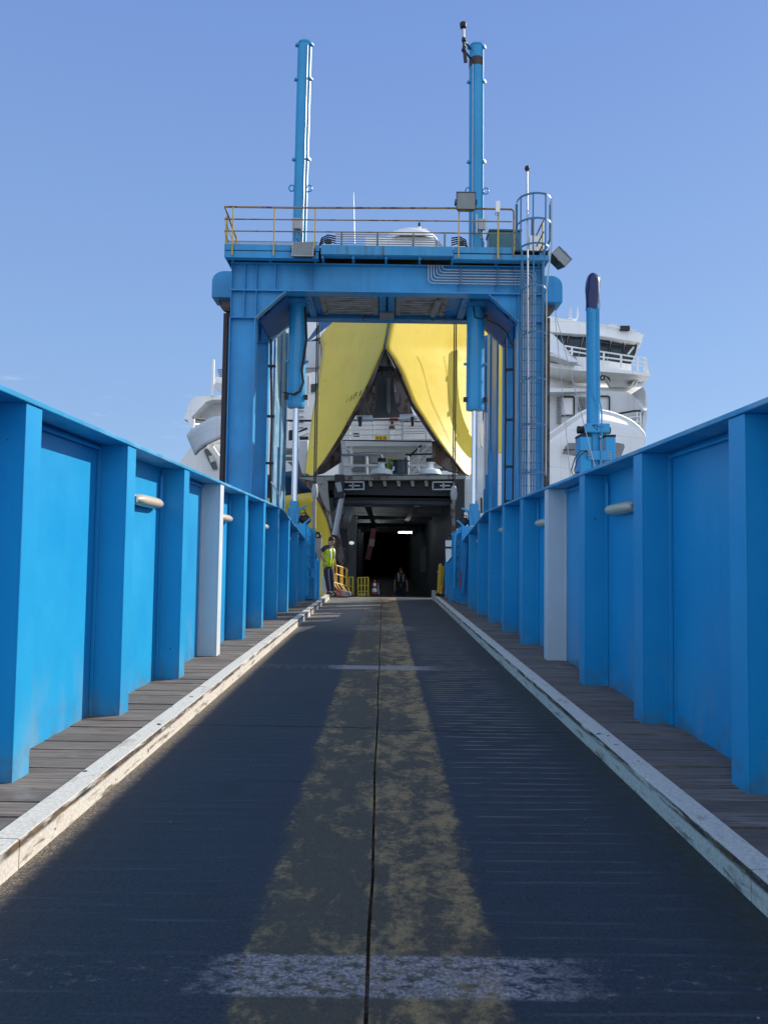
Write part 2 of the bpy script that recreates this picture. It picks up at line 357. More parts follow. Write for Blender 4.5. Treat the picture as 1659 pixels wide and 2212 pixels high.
    sun_patch = t.mul(t.mul(t.ramp(Y, 13.5, 17.5), t.ramp(X, .0, -.6)), t.ramp(mid, .3, .6, .55, .9)); col = t.mix(sun_patch, col, t.mix(fine, (.17,.145,.12), (.34,.30,.25)))  # pale far-left patch: sunlight on the road put into the colour
    # transverse cracks and joints
    def crack(y, wd, x0, x1):
        d = t.math('ABSOLUTE', t.math('SUBTRACT', t.math('ADD', Y, t.mul(t.math('SUBTRACT', t.noise((4,.2,1), 2.0, 6, .7), .5), .22)), y))
        return t.mul(t.ramp(d, wd, wd*.35), t.mul(t.ramp(X, x0-.02, x0+.05), t.ramp(X, x1+.05, x1)))
    k = t.math('MAXIMUM', crack(6.40, .022, -1.6, -.1), crack(6.31, .020, .05, 1.5))
    k = t.math('MAXIMUM', k, crack(7.9, .012, -1.25, -.7)); k = t.math('MAXIMUM', k, crack(17.4, .03, -.4, 1.5))
    k = t.math('MAXIMUM', k, crack(4.9, .008, -.9, -.4))
    col = t.mix(t.mul(k, .85), col, (.006,.006,.007))
    h = t.math('ADD', t.mul(fine, .55), t.mul(mid, .5)); h = t.math('ADD', h, t.mul(wave, t.math('ADD', t.mul(side, .55), t.mul(fadeL, .35))))
    h = t.math('SUBTRACT', h, t.mul(k, 1.5)); h = t.math('ADD', h, t.mul(cover, .22))
    t.bump(h, 1.0, .016)
    return t.out(col, t.ramp(cover, 0., 1., .72, .62))
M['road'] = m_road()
def m_wood():
    t = NT('weathered planks'); X, Y, Z = t.xyz()
    idx = t.math('FLOOR', t.mul(Y, 1/.215)); wnz = t.n('TexWhiteNoise'); wnz.noise_dimensions = '1D'; t.l(idx, wnz.inputs['W'])
    g = t.noise((2.2,42,1), 1.0, 8, .7); st = t.noise(scale=3.4, detail=6)
    c = t.mix(t.ramp(g, .3, .72), (.055,.042,.033), (.36,.285,.23))
    c = t.mix(t.ramp(wnz.outputs['Value'], 0., 1., 0.0, .55), c, (.075,.06,.05))
    c = t.mix(t.mul(t.ramp(st, .58, .75), .5), c, (.34,.33,.32))
    t.bump(g, .5, .008); return t.out(c, .85)
M['wood'] = m_wood()
def m_kerb():
    t = NT('worn white kerb paint'); X, Y, Z = t.xyz()
    n1 = t.noise((6,3,6), 1.6, 9, .7); n2 = t.noise((9,2.2,22), 1.0, 8, .7); f = t.noise(scale=60, detail=3)
    c = t.mix(t.ramp(f, .3, .7), (.56,.50,.42), (.76,.70,.61))
    c = t.mix(t.mul(t.ramp(n1, .57, .67), .70), c, (.33,.28,.21)); c = t.mix(t.mul(t.ramp(t.noise((14,1.6,14), 1.0, 6, .7), .6, .7), .35), c, (.22,.21,.20))
    c = t.mix(t.ramp(t.noise(scale=11, detail=2), .70, .73), c, (.03,.025,.02))
    zb_ = t.mul(t.ramp(Z, .085, .100), t.ramp(Z, .1335, .129))
    c = t.mix(t.mul(t.ramp(n2, .40, .52), zb_), c, t.mix(t.ramp(n1, .4, .6), (.025,.03,.04), (.16,.10,.05)))
    c = t.mix(t.mul(t.ramp(n2, .55, .62), t.ramp(Z, .07, .05)), c, (.20,.165,.12))
    t.bump(t.math('ADD', n1, t.mul(f, .4)), .3, .01); return t.out(c, .75)
M['kerb'] = m_kerb()
def m_wall():
    t = NT('blue ramp wall paint'); X, Y, Z = t.xyz()
    a = t.noise(scale=.8, detail=4); b = t.noise((9,5,.35), 1.0, 4); c0 = (.010,.205,.56)
    c = t.mix(t.ramp(a, .3, .7), (.009,.29,.60), (.017,.36,.66))
    c = t.mix(t.mul(t.ramp(b, .55, .75), .12), c, (.06,.36,.60))
    c = t.mix(t.mul(t.ramp(Z, .75, .12), t.mul(t.ramp(t.noise((2,2,1), 1.4, 6), .48, .66), .5)), c, (.22,.36,.44))
    run = t.noise((14,14,.55), 1.0, 6, .7); c = t.mix(t.mul(t.ramp(run, .60, .72), .16), c, (.02,.14,.32))
    c = t.mix(t.mul(t.mul(t.ramp(Z, .36, .12), t.ramp(t.noise(scale=7, detail=6), .45, .62)), .55), c, (.13,.16,.17))
    scuff = t.noise((1,2.2,26), 1.0, 6, .7); c = t.mix(t.mul(t.mul(t.ramp(scuff, .66, .74), t.ramp(Z, 1.5, .7)), .35), c, (.16,.36,.55))
    chip = t.noise((8,8,2.5), 2.2, 7, .65)
    c = t.mix(t.ramp(chip, .735, .745), c, (.50,.62,.70))
    c = t.mix(t.ramp(t.noise(scale=9, detail=4), .742, .75), c, (.03,.05,.08))
    t.bump(t.math('ADD', t.mul(t.noise(scale=1.5, detail=3), 1.6), t.mul(t.noise(scale=40, detail=3), .10)), .25, .03)
    return t.out(c, t.ramp(a, .3, .7, .30, .44))
M['wall'] = m_wall()
def m_plank_soffit():
    t = NT('weathered soffit boards'); X, Y, Z = t.xyz()
    g = t.noise((1.2,30,1), 1.0, 7, .65); w = t.n('TexWave'); w.bands_direction = 'Y'; w.inputs['Scale'].default_value = 2.0; t.l(t.pos, w.inputs['Vector'])
    c = t.mix(t.ramp(g, .3, .7), (.26,.22,.19), (.52,.46,.41)); c = t.mix(t.ramp(w.outputs['Fac'], .12, .02), c, (.03,.025,.02))
    c = t.mix(t.mul(t.ramp(t.noise((2,6,1), 1.2, 6), .5, .65), .7), c, (.03,.027,.025)); return t.out(c, .8)
M['soffit'] = m_plank_soffit()
# ================================================================== setting
wt = NT('harbour water'); wt.bump(wt.noise(scale=1.4, detail=4), .5, .1); M['water'] = wt.out((.01,.03,.045), .12)
MB().add([(-3000,-3000,-4.5),(3000,-3000,-4.5),(3000,3000,-4.5),(-3000,3000,-4.5)], [(0,1,2,3)]).build('water', M['water'], kind='structure')
q_ = NT('quay concrete'); M['bounce_quay'] = q_.out(q_.mix(q_.ramp(q_.noise(scale=.4), .3, .7), (.34,.33,.30), (.46,.44,.40)), .9)
for x0, x1, y0, y1 in ((-600,-2.5,-600,25.5),(2.5,600,-600,25.5),(-2.5,2.5,-600,-4.05)):  # unseen pale ground added to bounce sunlight onto ship and gantry
    MB().box(x0, x1, y0, y1, -4.6, -.45 if y1 > 0 else -.02).build('bounce_quay', M['bounce_quay'], kind='structure')
b = MB()
ys = [-4 + i*.5 for i in range(58)]
def seam(y): return -.032 + .004*math.sin(y*2.1) + .003*math.sin(y*5.7)
for i in range(len(ys)-1):
    y0, y1 = ys[i], min(ys[i+1], 24.6)
    for xa, xb, g in ((-1.62, None, -.007), (None, 1.57, .007)):
        a0 = xa if xa is not None else seam(y0)+g; a1 = xa if xa is not None else seam(y1)+g
        b0 = xb if xb is not None else seam(y0)+g; b1 = xb if xb is not None else seam(y1)+g
        n = len(b.v)
        b.add([(a0,y0,0),(b0,y0,0),(b1,y1,0),(a1,y1,0)], [(0,1,2,3)])
        sx = (b0, b1) if xa is not None else (a0, a1)
        b.add([(sx[0],y0,0),(sx[1],y1,0),(sx[1],y1,-.06),(sx[0],y0,-.06)], [(0,1,2,3)])
b.add([(-2.5,-4,-.06),(2.5,-4,-.06),(2.5,24.6,-.06),(-2.5,24.6,-.06)], [(0,1,2,3)])
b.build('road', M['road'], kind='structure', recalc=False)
# deck edge beam under the end of the road
MB().box(-2.3, 2.3, 24.6, 24.8, -.35, -.008).build('road', M['concrete'], kind='structure')
for s in (-1, 1):
    b = MB(); y = -3.87
    x0, x1 = (1.70, 2.34) if s > 0 else (-2.34, -1.755)
    while y < 23.6:
        dz = random.uniform(-.006, .004)
        b.box(x0, x1, y+.004, y+.215-random.uniform(.004,.011), .04, .115+dz); y += .215
    b.build('walkway', M['wood'], kind='structure', bevel=.004)
    b = MB()
    xi, xo = (1.57, 1.70) if s > 0 else (-1.62, -1.752)
    y = -3.0 if s < 0 else -3.3; segs = []
    L = 6.52 if s < 0 else 6.6
    while y < 23.3:
        segs.append((y, min(y+L, 23.35))); y += L
    kt = thing('kerb', 'worn white painted kerb beam in full sun along the left walkway' if s < 0 else 'worn white painted kerb beam in shade along the right walkway', 'kerb', (xi, 0, 0))
    for (ya, yb) in segs:
        b = MB(); k = s
        prof = [(xi,0),(xi,.128),(xi+k*.005,.135),(xo-k*.003,.139),(xo,.136),(xo,.0)]
        n = 14; rows = []
        for j in range(n+1):
            yy = ya+.004 + (yb-ya-.008)*j/n; wob = .0008*math.sin(yy*3.1+s)
            rows.append([(px, yy, pz+(wob if pz > .05 else 0)) for px, pz in prof])
        b.grid(rows, True); b.f.append(list(range(len(prof)))); b.f.append([n*len(prof)+q for q in range(len(prof))])
        b.build('kerb_segment', M['kerb'], kt)

# ================================================================== side walls of the ramp
YK = [4.41 + 1.77*k for k in range(-3, 10)]
def topz(y):
    if y < 15.6: return 2.29
    return 2.29 - (y-15.6)*(.47/4.0) if y < 19.6 else 1.82
for s in (-1, 1):
    side = 'sunlit blue steel ramp wall on the left' if s < 0 else 'shaded blue steel ramp wall on the right'
    w = thing('ramp_wall', side + ' with ribs and a flat coping', 'wall', (s*2.33, 0, 0))
    b = MB(); 
    b.poly([(s*2.33, -3, -.3), (s*2.33, 20.3, -.3), (s*2.33, 20.3, topz(20.3)), (s*2.33, 19.6, topz(19.6)), (s*2.33, 15.6, 2.29), (s*2.33, -3, 2.29)], (s*.012, 0, 0))
    b.build('wall_panel', M['wall'], w)
    b = MB()
    xa, xb = s*2.07, s*2.43
    prof = [(-3,2.29),(15.6,2.29),(17.6,2.055),(19.65,1.815),(20.3,1.74)]
    rows = [[(xa,y,z),(xb,y,z),(xb,y,z+.035),(xa,y,z+.035)] for y, z in prof]
    b.grid(rows, True); b.f += [[0,1,2,3],[16,17,18,19]]
    b.build('coping', M['coping'], w, bevel=.006)
    for k, y in enumerate(YK):
        z1 = topz(y+.2)-.002
        b = MB(); white = abs(y - (4.41+1.77*3)) < .1
        b.box(min(s*2.095,s*2.33), max(s*2.095,s*2.33), y, y+.014, .105, z1)
        b.box(min(s*2.085,s*2.099), max(s*2.085,s*2.099), y-.002, y+.205, .105, z1)
        b.box(min(s*2.30,s*2.329), max(s*2.30,s*2.329), y-.02, y, .105, z1)
        o = b.build('wall_rib', M['whitepost'] if white else M['wall'], w, bevel=.004)
        if white: o['label'] = 'white painted rib'
    # vertical weld beads between panels
    for k, y in enumerate(YK):
        b = MB(); b.box(min(s*2.318,s*2.331), max(s*2.318,s*2.331), y+.018, y+.03, .11, topz(y+.03)-.02)
        b.build('weld_bead', M['wall'], w)
    # conduit under the coping and weld runs
    for y in YK[3::2]:
        b = MB(); xx = s*2.305
        b.tube([(xx, y+.02, 2.255), (xx, y+1.74, 2.255)], .016, 8)
        if y < 15: b.build('conduit', M['wall'], w, smooth=True)
    for y in YK[4::2]:
        if y > 18: continue
        b = MB(); xx = s*2.305; pts = [(xx, y+1.70, 2.20), (xx, y+1.70, 1.92), (xx, y+1.67, 1.88), (xx, y+1.60, 1.88)]
        b.tube(pts, .014, 8).build('conduit', M['wall'], w, smooth=True)

# bulkhead lamps hang in every second bay
def make_lamp(loc, s, label):
    t = thing('bulkhead_lamp', label, 'lamp', loc, 'bulkhead lamps along the ramp walls')
    x, y, z = loc; k = -s     # inward
    b = MB(); b.box(min(x,x+k*.05), max(x,x+k*.05), y-.37, y+.37, z-.04, z+.05); b.build('lamp_base', M['lightgrey'], t, bevel=.01)
    rows = []
    for i in range(13):
        u = -1 + 2*i/12; e = (1-abs(u)**5)**.5 if abs(u) < 1 else 0.12; e = max(e, .15)
        rows.append([(x + k*(.045 + .085*e*math.sin(a)), y+.40*u, z+.005 + .056*e*math.cos(a)) for a in [math.pi*q/10 for q in range(11)]])
    b = MB(); b.grid(rows); b.f += [list(range(11)), [12*11+q for q in range(11)]]
    b.build('diffuser', M['diffuser'], t, smooth=True)
    b = MB()
    b.cbox((x+k*.06, y-.42, z), .05, .05, .05); b.build('cable_gland', M['grey'], t)
    return t
posn = ['nearest of four', 'second, past the white rib', 'third from the camera', 'farthest, near the sloping coping']
for s in (-1, 1):
    first = None
    for i, k in enumerate((1, 3, 5, 7)):
        y = 4.41+1.77*k+1.17; z = 1.90 if k < 7 else 1.74
        lab = ('sunlit' if s < 0 else 'shaded') + ' bulkhead lamp on the ' + ('left' if s < 0 else 'right') + ' wall, ' + posn[i]
        if first is None: first = make_lamp((s*2.328, y, z), s, lab)
        else: dup(first, (s*2.328, y, z), lab)
# ================================================================== gantry over the end of the ramp
g = thing('lifting_gantry', 'big blue steel portal gantry spanning the far end of the ramp', 'gantry', (0, 19.5, 0))
def portal(Y, wet):
    b = MB()   # girder
    b.box(-4.06, 4.06, Y+.05, Y+.07, 8.20, 8.88); b.box(-4.07, 4.07, Y-.07, Y+.30, 8.88, 8.905); b.box(-4.07, 4.07, Y-.07, Y+.30, 8.165, 8.198)
    for x in (-4.03, -3.69, -3.39, -2.9, -1.97, 1.89, 2.85, 3.3, 3.69, 4.03): b.box(x-.008, x+.008, Y-.06, Y+.05, 8.20, 8.878)
    b.build('girder', M['bluerust'] if not wet else M['girder'], g)
    for s in (-1, 1):
        b = MB()
        b.poly([(s*4.05,Y+.05,8.163),(s*2.66,Y+.05,8.163),(s*3.38,Y+.05,7.47),(s*4.05,Y+.05,7.47)], (0,.02,0))
        for x in (4.04, 3.70, 3.39): b.box(min(s*x,s*x+.016), max(s*x,s*x+.016), Y-.06, Y+.05, 7.475, 8.16)
        b.box(min(s*3.37,s*4.06), max(s*3.37,s*4.06), Y-.06, Y+.25, 7.45, 7.468)
        b.build('corner_plate', M['blue'], g)
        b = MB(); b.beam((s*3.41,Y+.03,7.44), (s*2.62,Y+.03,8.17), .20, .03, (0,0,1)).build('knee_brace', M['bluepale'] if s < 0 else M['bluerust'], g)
        b = MB(); b.box(min(s*3.41,s*4.03), max(s*3.41,s*4.03), Y+.07, Y+.09, -4.6, 7.448)
        for x in (4.045, 3.40): b.box(min(s*x-.012,s*x+.012), max(s*x-.012,s*x+.012), Y-.07, Y+.27, -4.6, 7.446)
        b.build('leg', M['blue'], g)
portal(19.5, True); portal(21.8, False)
for s in (-1, 1):
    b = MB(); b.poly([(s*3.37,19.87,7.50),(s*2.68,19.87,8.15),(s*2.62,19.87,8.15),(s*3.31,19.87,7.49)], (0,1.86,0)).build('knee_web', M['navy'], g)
for s in (-1, 1):
    b = MB(); b.box(min(s*3.24,s*3.30), max(s*3.24,s*3.30), 22.15, 22.95, -4.6, 8.5); b.box(min(s*3.24,s*3.30), max(s*3.24,s*3.30), 22.951, 23.299, 4.6, 8.5); b.box(min(s*3.24,s*3.30), max(s*3.24,s*3.30), 23.381, 24.42, -4.6, 8.5); b.box(min(s*3.20,s*3.24), max(s*3.20,s*3.24), 23.30, 23.38, -4.6, 8.5)
    b.box(min(s*3.18,s*3.24), max(s*3.18,s*3.24), 24.42, 24.5, -4.6, 8.5)
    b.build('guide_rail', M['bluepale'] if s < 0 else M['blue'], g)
    b = MB(); b.box(min(s*3.5,s*4.05), max(s*3.5,s*4.05), 19.86, 21.72, 8.20, 8.86); b.build('side_beam', M['blue'], g)
    b = MB(); b.box(min(s*3.6,s*3.9), max(s*3.6,s*3.9), 19.86, 21.74, 2.8, 2.95); b.build('side_beam', M['blue'], g)
    b = MB(); xo, xi = 4.83, 4.10; pr = [(xi,8.40),(xo,8.40)]
    pr += [(xo-.32+.32*math.cos(a), 8.84+.30*math.sin(a)) for a in [math.pi/2*i/7 for i in range(8)]] + [(xi,9.14)]
    b.poly([(s*x, 20.7, z) for x, z in pr], (0,.75,0)).build('pulley_housing', M['blue'], g, bevel=.012)
    b = MB(); b.cyl((s*4.42,20.95,8.36),(s*4.42,21.2,8.36),.26,n=20).build('pulley', M['rust'], g)
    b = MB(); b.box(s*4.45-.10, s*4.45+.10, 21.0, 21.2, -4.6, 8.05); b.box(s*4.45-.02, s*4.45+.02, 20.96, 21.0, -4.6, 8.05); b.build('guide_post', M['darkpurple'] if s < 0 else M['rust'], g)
b = MB(); b.box(-3.35, 3.35, 19.82, 21.84, 8.30, 8.33)
for x in (-2.1, -.12, .12, 2.1): b.box(x-.09, x+.09, 19.8, 21.85, 8.20, 8.299)
b.box(-3.35, 3.35, 19.81, 19.86, 8.20, 8.299); b.box(-2.7,-2.1,20.3,20.42,8.18,8.28); b.box(2.1,2.7,20.3,20.42,8.18,8.28)
b.build('soffit', M['bluerust'], g)
for x0, x1 in ((-1.80,-.25),(.25,1.62)):
    b = MB(); b.box(x0, x1, 19.95, 21.6, 8.268, 8.297).build('soffit_boards', M['soffit'], g)
    for x in (x0+.06, x1-.06):
        b = MB(); b.box(x-.07, x+.07, 19.95, 21.6, 8.24, 8.266); b.build('board_clamp', M['rustlight'], g)
# deck
b = MB(); b.box(-4.15, 4.1, 19.12, 22.3, 9.16, 9.20); b.build('deck_plate', M['dark'], g)
b = MB(); b.box(-4.16,-1.74,19.09,19.12,9.09,9.24); b.box(-4.16,-1.76,19.10,19.115,8.90,9.07); b.box(-4.16,-4.13,19.12,22.3,8.92,9.24); b.box(-4.15,-1.76,19.12,19.3,8.90,8.915)
b.build('deck_edge', M['blue'], g)
b = MB(); b.box(-1.70,1.66,19.05,19.08,9.0,9.24); b.box(-1.70,1.66,19.08,19.3,8.985,9.0); b.build('deck_edge', M['drip'], g)
b = MB(); b.box(1.68,4.1,19.07,19.10,8.93,9.06); b.box(1.68,3.2,19.10,19.12,9.10,9.26); b.box(1.68,4.1,19.10,19.3,8.915,8.93); b.box(4.07,4.1,19.12,22.3,8.92,9.2); b.build('deck_edge', M['drip'], g)
for x in (-4.0, -3.03, -1.87, -1.66, -.88, -.04, .82, 1.66, 2.8, 3.9):
    b = MB(); b.poly([(x-.03,19.12,8.92),(x-.03,19.12,9.14),(x-.03,19.43,9.14),(x-.03,19.43,8.91)], (.06,0,0)).build('deck_bracket', M['blue'], g)
b = MB()
for i in range(52):
    x = -4.1 + i*.045; b.box(x, x+.02, 19.13, 19.15, 9.245, 9.33)
b.box(-4.1,-1.78,19.13,19.15,9.33,9.345); b.build('grating_edge', M['grey'], g)
# pipe run over the middle of the deck and the conduit bundle
b = MB()
for i in range(5): b.tube([(-1.35,19.25,9.36+.062*i),(1.05-.05*i+.3,19.25,9.36+.062*i),(1.12-.05*i+.3,19.25,9.30+.062*i),(1.12-.05*i+.3,19.25,9.16)], .013, 6)
b.build('deck_pipes', M['galv'], g, smooth=True)
for x in (-1.19, -.27, .65, 1.46):
    b = MB(); b.box(x-.025, x+.025, 19.27, 19.30, 9.2, 9.66); b.build('pipe_stand', M['grey'], g)
for i in range(6):
    x0 = 1.06+.07*i; z0 = 8.42+.072*i; x1 = 3.52+.062*i; zb = 2.2
    pts = [(x0,19.43,8.90),(x0,19.43,z0+.10),(x0+.03,19.43,z0+.03),(x0+.10,19.43,z0),(x1-.10,19.43,z0),(x1-.03,19.43,z0-.03),(x1,19.43,z0-.10),(x1,19.43,zb)]
    b = MB(); b.tube(pts, .014, 6).build('conduit', M['galv'], g, smooth=True)
for q in [(x-.03, x+.03, 19.395, 19.41, 8.38, 8.82) for x in (1.89, 2.85)] + [(3.46, 3.9, 19.40, 19.414, z-.02, z+.02) for z in (3.6, 4.8, 6.0, 7.2)]:
    b = MB(); b.box(*q); b.build('conduit_clamp', M['ladder'], g)
# small fittings below the girder
b = MB(); b.box(-.20,.20,21.1,21.4,8.06,8.16)
for i in range(9): b.box(-.18+.042*i,-.165+.042*i,21.12,21.38,8.16,8.235)
b.build('soffit_lamp', M['grey'], g)
b = MB(); b.tube([(1.42,20.0,8.25),(1.30,21.2,8.16)], .09, 10); b.build('soffit_pipe', M['rustlight'], g, smooth=True)
# cables on the inside of the legs
b = MB(); b.tube([(-3.20,20.9,7.3),(-3.17,20.9,6.4),(-3.12,20.9,5.0),(-3.13,20.9,3.8),(-3.08,20.9,2.2)], .035, 8); b.build('leg_cable', M['black'], g, smooth=True)
for q in [(-3.26,-3.05,z) for z in (6.55,5.15,3.85)] + [(3.30,3.50,z) for z in (6.55,5.15,3.85,2.9)]:
    b = MB(); b.box(q[0],q[1],20.86,20.95,q[2]-.03,q[2]+.03); b.build('cable_clamp', M['dark'], g)
for x in (3.30, 3.52):
    b = MB(); b.tube([(x,20.9,7.4),(x+.02,20.9,5.5),(x,20.9,2.0)], .028, 8); b.build('leg_cable', M['black'], g, smooth=True)
b = MB(); b.tube([(2.55,20.4,8.15),(2.70,20.3,7.75),(3.0,20.3,7.62),(3.25,20.4,7.45),(3.42,20.5,7.1)], .02, 8); b.build('leg_cable', M['black'], g, smooth=True)
b = MB(); b.tube([(-3.12,20.9,3.35),(-2.86,20.6,3.0),(-2.82,20.5,2.95)], .02, 6); b.build('stay_rod', M['lightgrey'], g)

# guard rail round the gantry deck
gr_ = thing('guard_rail', 'rusty yellow tubular guard rail along the gantry deck', 'railing', (0,19.1,9.2))
b = MB(); b.tube([(-4.28,21.6,10.2),(-4.17,19.07,10.2),(-2.5,19.05,10.19),(1.6,19.05,10.24),(3.15,19.07,10.24)], .026, 8); b.build('top_rail', M['railrust'], gr_, smooth=True)
for z in (9.88, 9.57):
    b = MB(); b.tube([(-4.28,21.6,z),(-4.17,19.07,z),(3.15,19.07,z+.04)], .016, 6); b.build('mid_rail', M['railrust'], gr_, smooth=True)
for x in (-3.95, -2.9, -1.86, 1.80, 2.80):
    b = MB(); b.box(x-.018, x+.018, 19.045, 19.065, 8.94, 10.19); b.build('rail_post', M['railyellow'], gr_)
for y in (19.6, 20.9):
    b = MB(); b.box(-4.26, -4.20, y, y+.04, 9.2, 10.19); b.build('rail_post', M['railyellow'], gr_)
b = MB(); b.tube([(3.15,19.07,10.24),(3.20,19.07,10.18),(3.20,19.07,9.0)], .024, 8); b.build('rail_post', M['railrust'], gr_, smooth=True)
gr2 = thing('guard_rail', 'short rusty rail at the right end of the gantry deck behind the ladder', 'railing', (4.0,20,9.2))
for y in (19.6, 20.6, 21.6):
    b = MB(); b.tube([(4.05,y,9.1),(4.05,y,10.15)], .022, 6).build('rail_post', M['railyellow'], gr2)
for z in (10.16, 9.85, 9.55):
    b = MB(); b.tube([(4.05,19.5,z),(4.05,21.7,z)], .022, 6).build('top_rail' if z > 10 else 'mid_rail', M['railrust'], gr2)

# caged ladder
la = thing('caged_ladder', 'blue caged access ladder up the right leg of the gantry', 'ladder', (3.7,19.1,2))
for x in (3.42, 3.96):
    pts = [(x,19.12,2.0),(x,19.12,9.15),(x+(-.16 if x < 3.7 else .16),19.02,9.45),(x+(-.16 if x < 3.7 else .16),19.02,10.35)]
    b = MB()
    for i in range(3): b.beam(pts[i], pts[i+1], .06, .045, (0,1,0))
    b.build('stile', M['ladder'], la)
z = 2.3
while z < 9.2:
    b = MB(); b.tube([(3.42,19.12,z),(3.96,19.12,z)], .014, 6).build('rung', M['ladder'], la); z += .29
for z, w in ((3.45,.30),(4.64,.30),(5.77,.30),(6.92,.30),(8.08,.30),(9.14,.38),(9.77,.43),(10.40,.43)):
    b = MB(); pts = []
    for i in range(17):
        a = math.pi*i/16; pts.append((3.69+w*math.cos(a)*(1.0), 19.06-.55*math.sin(a)**.8-.02, z))
    rows = [[(p[0],p[1],p[2]-.025),(p[0],p[1],p[2]+.025)] for p in pts]
    b.grid(rows).build('cage_hoop', M['ladder'], la, thick=.01)
for a in (20, 62, 105, 150):
    w = .31; b = MB()
    x = 3.69+w*math.cos(R(a)); y = 19.05-.55*math.sin(R(a))**.8-.03; x2 = 3.69+.435*math.cos(R(a))
    b.beam((x,y,3.4),(x,y,8.1),.035,.008,(0,1,0)); b.beam((x,y,8.1),(x2,y,9.2),.035,.008,(0,1,0)); b.beam((x2,y,9.2),(x2,y,10.42),.035,.008,(0,1,0))
    b.build('cage_bar', M['lightgrey'] if a == 20 else M['ladder'], la)  # right-hand bar painted paler for the sun on it

# lifting cylinders
for s in (-1, 1):
    X = s*2.44; Y = 20.7
    c = thing('lifting_cylinder', 'tall blue hydraulic cylinder left of the ramp end with bird spikes on top' if s < 0 else 'tall blue hydraulic cylinder right of the ramp end with a camera mast on top', 'hydraulic cylinder', (X,Y,2.2))
    XT = s*2.40
    b = MB(); b.cyl((X,Y,9.1),(XT,Y,15.60),.202,n=28).build('upper_tube', M['tower'], c, smooth=True)
    b = MB(); b.cyl((XT,Y,15.60),(XT,Y,15.66),.215,.20,n=24).build('top_cap', M['tower'], c, smooth=True)
    b = MB(); b.cyl((X,Y,5.42),(X,Y,8.6),.243,n=28); b.cyl((X,Y,5.36),(X,Y,5.42),.235,.245,n=28); b.build('barrel', M['tower'], c, smooth=True)
    b = MB(); b.cyl((X,Y,2.78),(X,Y,5.4),.082,n=20).build('piston_rod', M['chrome'], c, smooth=True)
    b = MB(); b.box(X-.11,X+.11,Y-.12,Y+.12,2.2,2.80); b.box(X-.16,X-.112,Y-.09,Y+.09,2.15,2.62); b.box(X+.112,X+.16,Y-.09,Y+.09,2.15,2.62); b.build('clevis', M['tower'], c, bevel=.01)
    for z in (15.56, 14.57, 12.28):
        for a in (200, 330):
            q = Vector((math.cos(R(a)), math.sin(R(a)), 0)); xx = X + (XT-X)*(z-9.1)/6.5
            b = MB(); p = Vector((xx,Y,z)) + q*.22; b.beam(p-q*.04, p+q*.05, .12, .05); b.build('lug', M['tower'], c)
    for sx in (-1, 1):
        b = MB(); pts = [(X+sx*(.245)+.07*math.cos(R(i*30)), Y-.05, 11.48+.09*math.sin(R(i*30))) for i in range(12)]
        b.tube(pts, .02, 6, True).build('eye', M['tower'], c, smooth=True)
    for z, m in ((6.62,'tower'),(5.64,'dark')):
        for sx in (-1, 1):
            b = MB(); b.cbox((X+sx*.27,Y-.06,z), .10, .12, .05 if z > 6 else .12); b.build('lug', M[m], c)
    b = MB(); b.tube([(X+.10,Y-.215,8.5),(XT+.10,Y-.215,15.5)] if s < 0 else [(X-.12,Y-.205,8.5),(XT-.12,Y-.205,15.0)], .014, 6).build('pipe', M['galv'], c)
    b = MB(); b.tube([(X+.17,Y-.13,9.2),(XT+.17,Y-.13,15.5)], .012, 6).build('pipe', M['bluepale'], c)
    if s < 0:
        hp = [(X+.20,Y-.25,8.1),(X+.26,Y-.3,7.2),(X+.20,Y-.32,6.7),(X+.15,Y-.32,6.35),(X+.20,Y-.33,6.0),(X+.12,Y-.34,5.75),(X-.05,Y-.36,5.66),(X-.25,Y-.34,5.70),(X-.32,Y-.3,5.72)]
        for dx in (0, .035):
            b = MB(); b.tube([(p[0]+dx,p[1],p[2]-dx*.6) for p in hp], .018, 8).build('hose', M['black'], c, smooth=True)
    else:
        b = MB(); b.tube([(X-.1,Y-.27,8.15),(X-.05,Y-.3,7.85),(X+.15,Y-.3,7.8),(X+.3,Y-.2,7.95)], .018, 8).build('hose', M['black'], c, smooth=True)
        b = MB(); b.cyl((XT,Y,15.02),(XT,Y,15.26),.206,n=28).build('brown_band', plain('brown tape', (.06,.035,.04), .6), c, smooth=True)
        b = MB(); b.cyl((X+.26,Y-.05,5.3),(X+.26,Y-.05,3.2),.025,n=8); b.cyl((X+.33,Y,5.3),(X+.33,Y,3.6),.02,n=8); b.build('pipe', M['galv'], c)
    b = MB(); rnd = random.Random(3+s)
    for i in range(26 if s < 0 else 12):
        a = rnd.uniform(0, 6.28); r0 = rnd.uniform(.1,.19); p = Vector((XT+r0*math.cos(a), Y+r0*math.sin(a), 15.65))
        b.cyl(p, p+Vector((math.cos(a)*.06+rnd.uniform(-.04,.04), math.sin(a)*.06, rnd.uniform(.08,.17))), .004, .002, 4)
    b.build('bird_spikes', M['lightgrey'], c)
